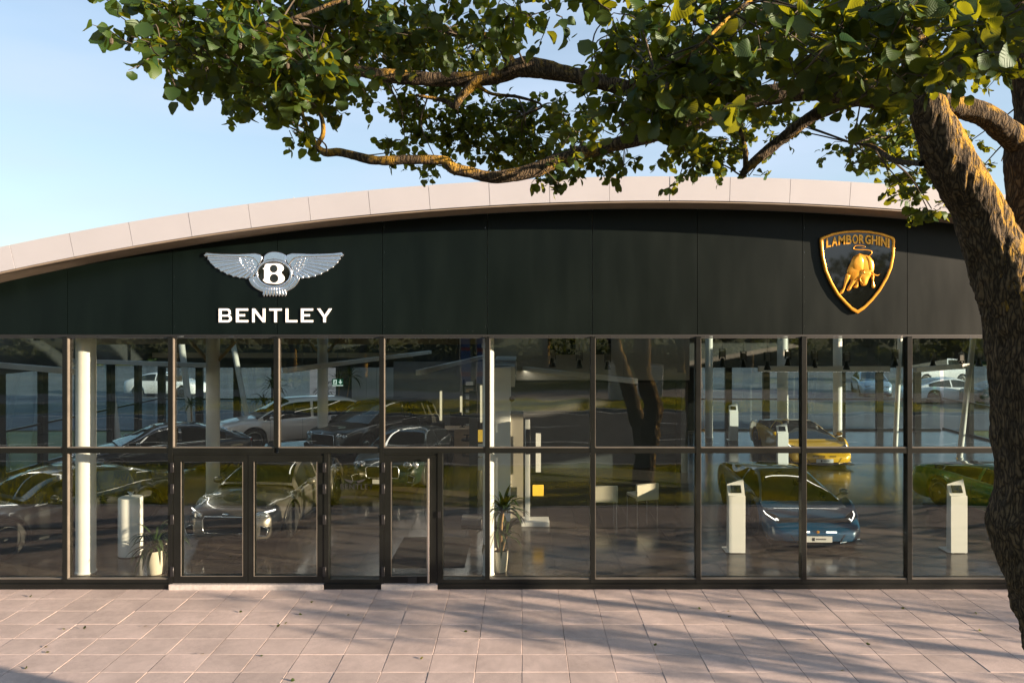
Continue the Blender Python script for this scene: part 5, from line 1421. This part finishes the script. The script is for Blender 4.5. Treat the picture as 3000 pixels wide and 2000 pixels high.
        pl_ = MB().box(xf + .035, xf + .045, -.26, .26, .17, .285).build('number_plate', M['plate'], o)
        MB().box(xf + .0455, xf + .047, -.13, -.075, .195, .26).build('plate_crest', M['ink'], pl_)
        pm = MB()
        for k in range(9): pm.box(xf + .0455, xf + .047, -.05 + k * .022, -.038 + k * .022, .215, .245)
        pm.build('plate_text', M['ink'], pl_)
    # tail lamps
    for sd in (-1, 1):
        xr = -L/2 + .05
        MB().box(xr - .04, xr + .03, sd * .62 - .13, sd * .62 + .13, belt(-L/2 + .1) - .06, belt(-L/2 + .1) + .02).build('tail_lamp', M['tail_red'], o, bevel=.01)
    return o
P_black = paint('paint_black', (.004, .005, .005), .2); P_grey = paint('paint_grey', (.19, .175, .155), .6); P_pearl = paint('paint_pearl', (.85, .74, .69), .0)
P_green = paint('paint_dark_green', (.008, .018, .013), .3); P_yellow = paint('paint_yellow', (.75, .42, .008), .1); P_blue = paint('paint_blue', (.005, .075, .17), .2)
P_lime = paint('paint_green', (.006, .13, .03), .4); P_white = paint('paint_white', (.7, .7, .7), .0); P_ltblue = paint('paint_ice', (.22, .32, .42), .4); P_navy = paint('paint_navy', (.01, .014, .022), .3)
car('luxury_car', 'black fastback coupe behind the left panes, nose cut off by the picture edge', 'coupe', (-9.85, 3.0, .05), (-.46, -.89), P_black, 'gt')
car('luxury_car', 'metallic grey coupe facing out behind the glass double doors', 'coupe', (-5.62, 4.25, .05), (-.07, -1), P_grey, 'gt')
car('luxury_car', 'black saloon behind the stout white column, headlights toward the corner', 'saloon', (-10.6, 9.2, .05), (-.80, -.60), P_navy, 'gt')
car('luxury_suv', 'pale pearl off-roader standing side-on at the back of the showroom', 'suv', (-8.3, 14.1, .05), (-.86, -.51), P_pearl, 'suv')
car('luxury_suv', 'black off-roader parked right of the pale pearl one', 'suv', (-5.1, 13.2, .05), (-.50, -.87), P_black, 'suv')
car('luxury_car', 'dark green saloon with round lamps and chrome grille facing the single door', 'coupe', (-3.35, 9.0, .05), (-.12, -1), P_green, 'classic')
car('sports_car', 'yellow wedge-shaped sports car at the back right of the showroom', 'sport', (9.2, 12.1, .05), (.0, -1), P_yellow, 'sport')
car('sports_car', 'blue wedge-shaped sports car facing the glass between the two front kiosks', 'sport', (5.85, 4.1, .05), (-.03, -1), P_blue, 'sport')
car('sports_car', 'green wedge-shaped sports car behind the kiosk beside the trunk', 'sport', (11.3, 4.2, .05), (.25, -.97), P_lime, 'sport')
car('parked_van', 'white panel van parked far out on the lot behind', 'van', (30.5, 41.5, .0), (-1, -.1), P_white, 'plain', 'van', None, False)
car('parked_car', 'white fastback car on the lot behind the right-hand glazing', 'coupe', (23.8, 28.5, .0), (1, .05), P_white, 'plain', 'car', 'cars parked on the rear lot', False)
car('parked_car', 'ice blue car on the lot left of the white fastback', 'saloon', (21.6, 33, .0), (-.3, -1), P_ltblue, 'plain', 'car', 'cars parked on the rear lot', False)
car('parked_car', 'dark car on the lot beside the white fastback', 'saloon', (25.6, 26.0, .0), (1, .1), P_navy, 'plain', 'car', 'cars parked on the rear lot', False)
car('parked_car', 'pale car crossing the lot seen through the far left glazing', 'saloon', (-21.5, 32, .0), (1, -.1), P_white, 'plain', 'car', 'cars parked on the rear lot', False)

# ------------------------------------------------------------------ showroom furniture
def kiosk(loc, label, rz=0):
    k = empty('info_kiosk', loc, rz, label=label, cat='kiosk')
    prof = [(-.02, 0), (.14, 0), (.16, 1.38), (.02, 1.10), (-.02, 1.10)]   # (depth y, z): front face at y=-.02
    w = .16
    v = [(-w, y, z) for y, z in prof] + [(w, y, z) for y, z in prof]; n = len(prof)
    v[2] = (-w, .12, 1.30); v[2 + n] = (w, .12, 1.40)
    MB().add(v, [tuple(range(n)), tuple(range(2*n-1, n-1, -1))] + [(i, (i+1) % n, (i+1) % n + n, i + n) for i in range(n)]).build('cabinet', M['white_paint'], k, bevel=.004)
    MB().box(-.21, .14, .0, .32, 0, .025).build('base_plate', M['white_paint'], k, bevel=.004)
    sl = math.atan2(.27, .12)
    R = Matrix.Rotation(sl, 3, 'X')
    MB().obox((0, .058, 1.215), .20, .15, .012, R).build('tablet', M['screen'], k)
    for s in (-1, 1):
        MB().lathe([(.015, -.012), (.015, 0)], 8, (s * .12, .0, 0)).build('foot', M['black_plastic'], k)
    return k
kiosk((4.14, 1.66, .062), 'white information kiosk standing alone left of the blue sports car')
kiosk((8.42, 1.66, .062), 'white information kiosk by the tree trunk in front of the green car')
kiosk((7.85, 9.6, .062), 'white information kiosk beside the yellow sports car')
kiosk((7.9, 14.9, .062), 'white information kiosk farthest back in the showroom')
pd = empty('pedestal', (-7.5, 1.55, .05), label='white cylindrical display plinth between the stout column and the potted plants', cat='plinth')
MB().lathe([(.205, .0), (.205, .03)], 40).build('base_recess', M['gasket'], pd)
MB().lathe([(.215, .02), (.215, 1.10), (.205, 1.115), (0.001, 1.115)], 48).build('drum', M['white_paint'], pd, True, 40)
tro = MB()
for k in range(7): tro.tube([(.0, 0, 1.115), (.03 * math.cos(k), .03 * math.sin(k), 1.16), (.06 * math.cos(k * 1.7), .03 * math.sin(k * 1.7), 1.22)], .006, 5)
tro.build('ornament', M['chrome'], pd)

M['plant_leaf'] = mat('plant_leaf', (.028, .052, .012), .45, vary=.35, scale=8)
M['cane'] = mat('plant_cane', (.35, .22, .10), .85, vary=.3, scale=20, bump=.5)
def blade(base, dirn, L, w, droop, nseg=8):
    v, f = [], []
    d = Vector(dirn).normalized(); side = d.cross(Vector((0, 0, 1)))
    if side.length < .05: side = Vector((1, 0, 0))
    side.normalize(); p = Vector(base); st_ = L / nseg
    for i in range(nseg + 1):
        t = i / nseg; ww = w * math.sin(math.pi * min(1, .12 + t * .88)) ** .8 if i < nseg else .001
        up = side.cross(d).normalized()
        v += [p - side * ww + up * ww * .35, p, p + side * ww + up * ww * .35]
        p = p + d * st_; d = (d + Vector((0, 0, -droop * st_ * (1 + t * 2)))).normalized()
    for i in range(nseg):
        for k in (0, 1): f.append((i*3+k, i*3+k+1, (i+1)*3+k+1, (i+1)*3+k))
    return v, f
def potted(loc, label, heads, pot_r, pot_h, seed, cat='plant', pot=M['pot']):
    r = random.Random(seed)
    o = empty('potted_plant', loc, label=label, cat=cat)
    MB().lathe([(pot_r*.72, 0), (pot_r*.78, .01), (pot_r*.95, pot_h*.6), (pot_r, pot_h), (pot_r*.94, pot_h), (pot_r*.9, pot_h*.88), (.001, pot_h*.86)], 36).build('pot', pot, o, True, 40)
    MB().lathe([(pot_r*.9, pot_h*.86), (pot_r*.85, pot_h*.9), (.001, pot_h*.9)], 20).build('soil', M['soil'], o)
    for (x, y, z, n, L, w, dr) in heads:
        if z > pot_h + .12:
            q = catmull([(x*.2, y*.2, pot_h*.85), (x*.7 + r.uniform(-.03, .03), y*.7, (z + pot_h)/2), (x, y, z)], 6)
            MB().tube([tuple(p) for p in q], [.032 - .001*i for i in range(len(q))], 8).build('cane', M['cane'], o, True)
        for k in range(n):
            a = k * 2.39996 + r.uniform(-.2, .2); e = math.radians(r.uniform(-5, 78))
            v, f = blade((x, y, z + r.uniform(-.04, .04)), (math.cos(a)*math.cos(e), math.sin(a)*math.cos(e), math.sin(e)), L * r.uniform(.7, 1.1), w, dr * r.uniform(.6, 1.3))
            MB().add(v, f).build('leaf', M['plant_leaf'], o, True)
    return o
potted((-.40, .66, .05), 'tall yucca in a cream pot beside the slender centre column', [(.06, 0, 1.05, 42, .60, .032, 1.9), (-.10, .03, .70, 20, .50, .03, 2.8), (.12, .05, .62, 18, .48, .028, 3.2)], .15, .38, 1)
potted((-6.52, .55, .05), 'bushy green plant in a cream pot behind the double door hinges', [(0, 0, .46, 60, .62, .026, 2.8)], .17, .42, 2)
potted((-6.38, .82, .05), 'second cream pot with long leaves, half hidden behind the bushy one', [(0, 0, .46, 28, .5, .018, 3.0)], .16, .42, 3)
potted((-7.3, 16.4, .05), 'tall dracaena by the rear glass, behind the pale off-roader bonnet', [(.1, 0, 2.0, 30, .7, .03, 1.6), (-.5, .1, 1.6, 30, .7, .03, 1.8), (.5, .1, 2.25, 30, .7, .03, 1.6)], .22, .4, 4, pot=M['grey_wall'])
potted((-9.6, 15.8, .05), 'dracaena with three crowns by the rear glass left of the off-roader', [(0, 0, 1.9, 30, .7, .03, 1.6), (-.4, .1, 1.35, 30, .7, .03, 1.8)], .22, .4, 5, pot=M['grey_wall'])
potted((-11.6, 13.2, .05), 'slim palm plant by the rear glass behind the black saloon', [(0, 0, 1.5, 26, .6, .025, 2.0)], .2, .4, 6, pot=M['grey_wall'])

rug = box('entrance_mat', M['mat_rug'], None, -2.45, -1.05, .85, 2.7, .051, .062); tag(rug, label='dark entrance mat on the floor inside the single door', cat='mat')
M['seat_white'] = mat('seat_white', (.62, .58, .48), .5, vary=.04)
def tub_chair(loc, rz, label):
    c = empty('visitor_chair', loc, rz, label=label, cat='chair', group='pale visitor chairs in the right hall')
    MB().box(-.29, .29, -.26, -.20, .36, .74).build('backrest', M['seat_white'], c, bevel=.015)
    MB().box(-.27, .27, -.2, .28, .40, .47).build('seat', M['seat_white'], c, bevel=.015)
    for x in (-.26, .26):
        for y in (-.23, .25):
            MB().tube([(x, y, 0), (x, y, .42)], .011, 8).build('leg', M['steel'], c)
tub_chair((1.88, 4.4, .05), .0, 'pale visitor chair seen square from behind, nearer the centre')
tub_chair((2.80, 4.6, .05), .35, 'pale visitor chair turned at an angle, right of the square one')
def office_chair(loc, rz, label):
    c = empty('office_chair', loc, rz, label=label, cat='chair', group='black office chairs at the desk')
    MB().box(-.23, .23, -.25, -.20, .62, 1.12).build('backrest', M['black_plastic'], c, bevel=.02)
    MB().box(-.24, .24, -.22, .24, .44, .52).build('seat', M['black_plastic'], c, bevel=.02)
    MB().tube([(0, 0, .1), (0, 0, .45)], .03, 10).build('gas_column', M['steel'], c)
    MB().box(-.03, .03, -.25, -.22, .45, .7).build('back_bracket', M['black_plastic'], c)
    for k in range(5):
        a = k * 2 * math.pi / 5
        MB().tube([(0, 0, .11), (.28 * math.cos(a), .28 * math.sin(a), .06)], .02, 6).build('foot', M['black_plastic'], c)
        MB().lathe([(.03, -.02), (.03, .02)], 10, (.28 * math.cos(a), .28 * math.sin(a), .03), Matrix.Rotation(math.pi/2, 3, 'X')).build('caster', M['black_plastic'], c)
    for s in (-1, 1):
        MB().box(s*.27 - .02, s*.27 + .02, -.12, .12, .66, .69).build('armrest', M['black_plastic'], c); MB().box(s*.27 - .015, s*.27 + .015, -.02, .02, .48, .66).build('arm_post', M['black_plastic'], c)
office_chair((-3.3, 12.6, .05), -1.3, 'black office chair turned sideways left of the desk')
office_chair((-2.85, 12.1, .05), 0.2, 'black office chair with its back to the glass before the desk')
office_chair((-2.5, 14.4, .05), 2.9, 'black office chair behind the desk')
office_chair((-1.75, 12.3, .05), 1.2, 'black office chair at the right end of the desk beside the wall panel')
dk = empty('desk', (-2.25, 13.2, .05), label='wooden sales desk with a pale panel front in the middle of the showroom', cat='desk')
MB().box(-.75, .65, -.4, .4, .72, .76).build('desktop', M['desk_wood'], dk, bevel=.006)
MB().box(-.1, .62, -.36, -.33, 0, .72).build('modesty_panel', M['desk_wood'], dk)
for x in (-.72, .60):
    MB().box(x - .02, x + .02, -.36, .36, 0, .72).build('leg', M['desk_wood'], dk)
mn_ = empty('desk_monitor', (-2.1, 13.2, .81), label='black computer monitor seen from behind on the sales desk', cat='monitor')
MB().box(-.24, .24, 0, .03, .12, .42).build('screen_back', M['black_plastic'], mn_, bevel=.008); MB().box(-.03, .03, .01, .04, 0, .2).build('neck', M['black_plastic'], mn_); MB().box(-.1, .1, -.06, .1, 0, .015).build('stand_foot', M['black_plastic'], mn_)
rk2 = empty('display_rack', (-2.15, 14.2, .05), label='tall black ladder rack with small shelves behind the sales desk', cat='rack')
for x in (0, .42): MB().box(x, x + .05, 0, .05, 0, 2.35).build('upright', M['black_plastic'], rk2)
for k in range(8): MB().box(.05, .42, -.05, .1, .35 + k * .25, .39 + k * .25).build('shelf', M['black_plastic'], rk2)
for k in range(8): MB().box(.1, .36, -.02, .06, .39 + k * .25, .52 + k * .25).build('sample_box', M['white_wall'] if k % 2 else M['desk_wood'], rk2)
rad = empty('grille_cabinet', (-3.9, 16.9, .05), label='dark slatted cabinet against the rear wall left of the desk', cat='cabinet')
for k in range(8): MB().box(k*.09, k*.09 + .06, 0, .2, .1, 1.15).build('slat', M['dark_trim'], rad)
MB().box(-.03, .75, .06, .25, .05, 1.18).build('body', M['grey_wall'], rad)
for k, (x, y, z0, z1) in enumerate(((-3.05, 15, .8, 1.9), (-2.3, 15.1, .6, 1.7), (-1.55, 15.2, .7, 2.1))):
    lp = empty('wall_light', (x, y, z0), label='%s vertical lamp strip glowing on the rear partition' % ('left', 'middle', 'right')[k], cat='light')
    MB().box(-.04, .04, 0, .05, 0, z1 - z0).build('tube', M['exit_green'] if False else mat('strip_lamp', (.8, .75, .6), .4, emit=(1, .85, .55), estr=.2), lp, bevel=.004)
    MB().box(-.06, .06, .05, .08, -.03, z1 - z0 + .03).build('back_plate', M['grey_wall'], lp)
    MB().box(-.03, .03, .05, .08, -z0 + .05, 0).build('stand', M['grey_wall'], lp)
pt = empty('partition_wall', (-5.0, 16.0, .05), label='grey rear partition wall behind the sales desk', cat='partition')
MB().box(0, 4.1, 0, .12, 0, 2.9).build('board', M['grey_wall'], pt)

# small lettering on the pane beside the double doors
dec = empty('door_lettering', label='small dark lettering and winged mark on the pane between the doors', cat='decal')
def text_mesh(body, size, cx, cz, name, y=-.0085, m_=M['ink'], parent=dec):
    cu = bpy.data.curves.new('t', 'FONT'); cu.body = body; cu.align_x = 'CENTER'; cu.size = size; cu.extrude = .0004; cu.space_character = 1.1
    me = _from_curve(name, cu, .0)
    for v in me.vertices: v.co += Vector((cx, 0, cz))
    return put(name, me, m_, parent, y)
text_mesh('BENTLEY', .13, fx(1045), fz(1432), 'word')
text_mesh('BENTLEY TALLINN', .05, fx(1040), fz(1458), 'word')
for k, t_ in enumerate(('AVATUD', 'ESMASPÄEV - REEDE', '09:00 - 17:00')): text_mesh(t_, .042, fx((992, 1007, 996)[k]), fz(1483 + k * 8), 'line')
wm = MB()
for s in (-1, 1):
    wm.prism([(fx(1040) + s*.02, fz(1408)), (fx(1040) + s*.19, fz(1401)), (fx(1040) + s*.15, fz(1408)), (fx(1040) + s*.06, fz(1415))], -.0092, -.0085)
wm.build('winged_mark', M['ink'], dec)

# fallen leaves on the paving
for k in range(28):
    px, py = rr.uniform(20, 2900), rr.uniform(1740, 1995)
    p = G(px, py, 0.012)
    o = inst('fallen_leaf', leaf_me[k % 4], None, p, (rr.gauss(0, .3), rr.gauss(0, .3), rr.uniform(0, 6.28)), (.05, .05, .05))
    tag(o, 'small dry fallen leaf lying on the granite paving', 'leaf', 'fallen leaves on the paving')
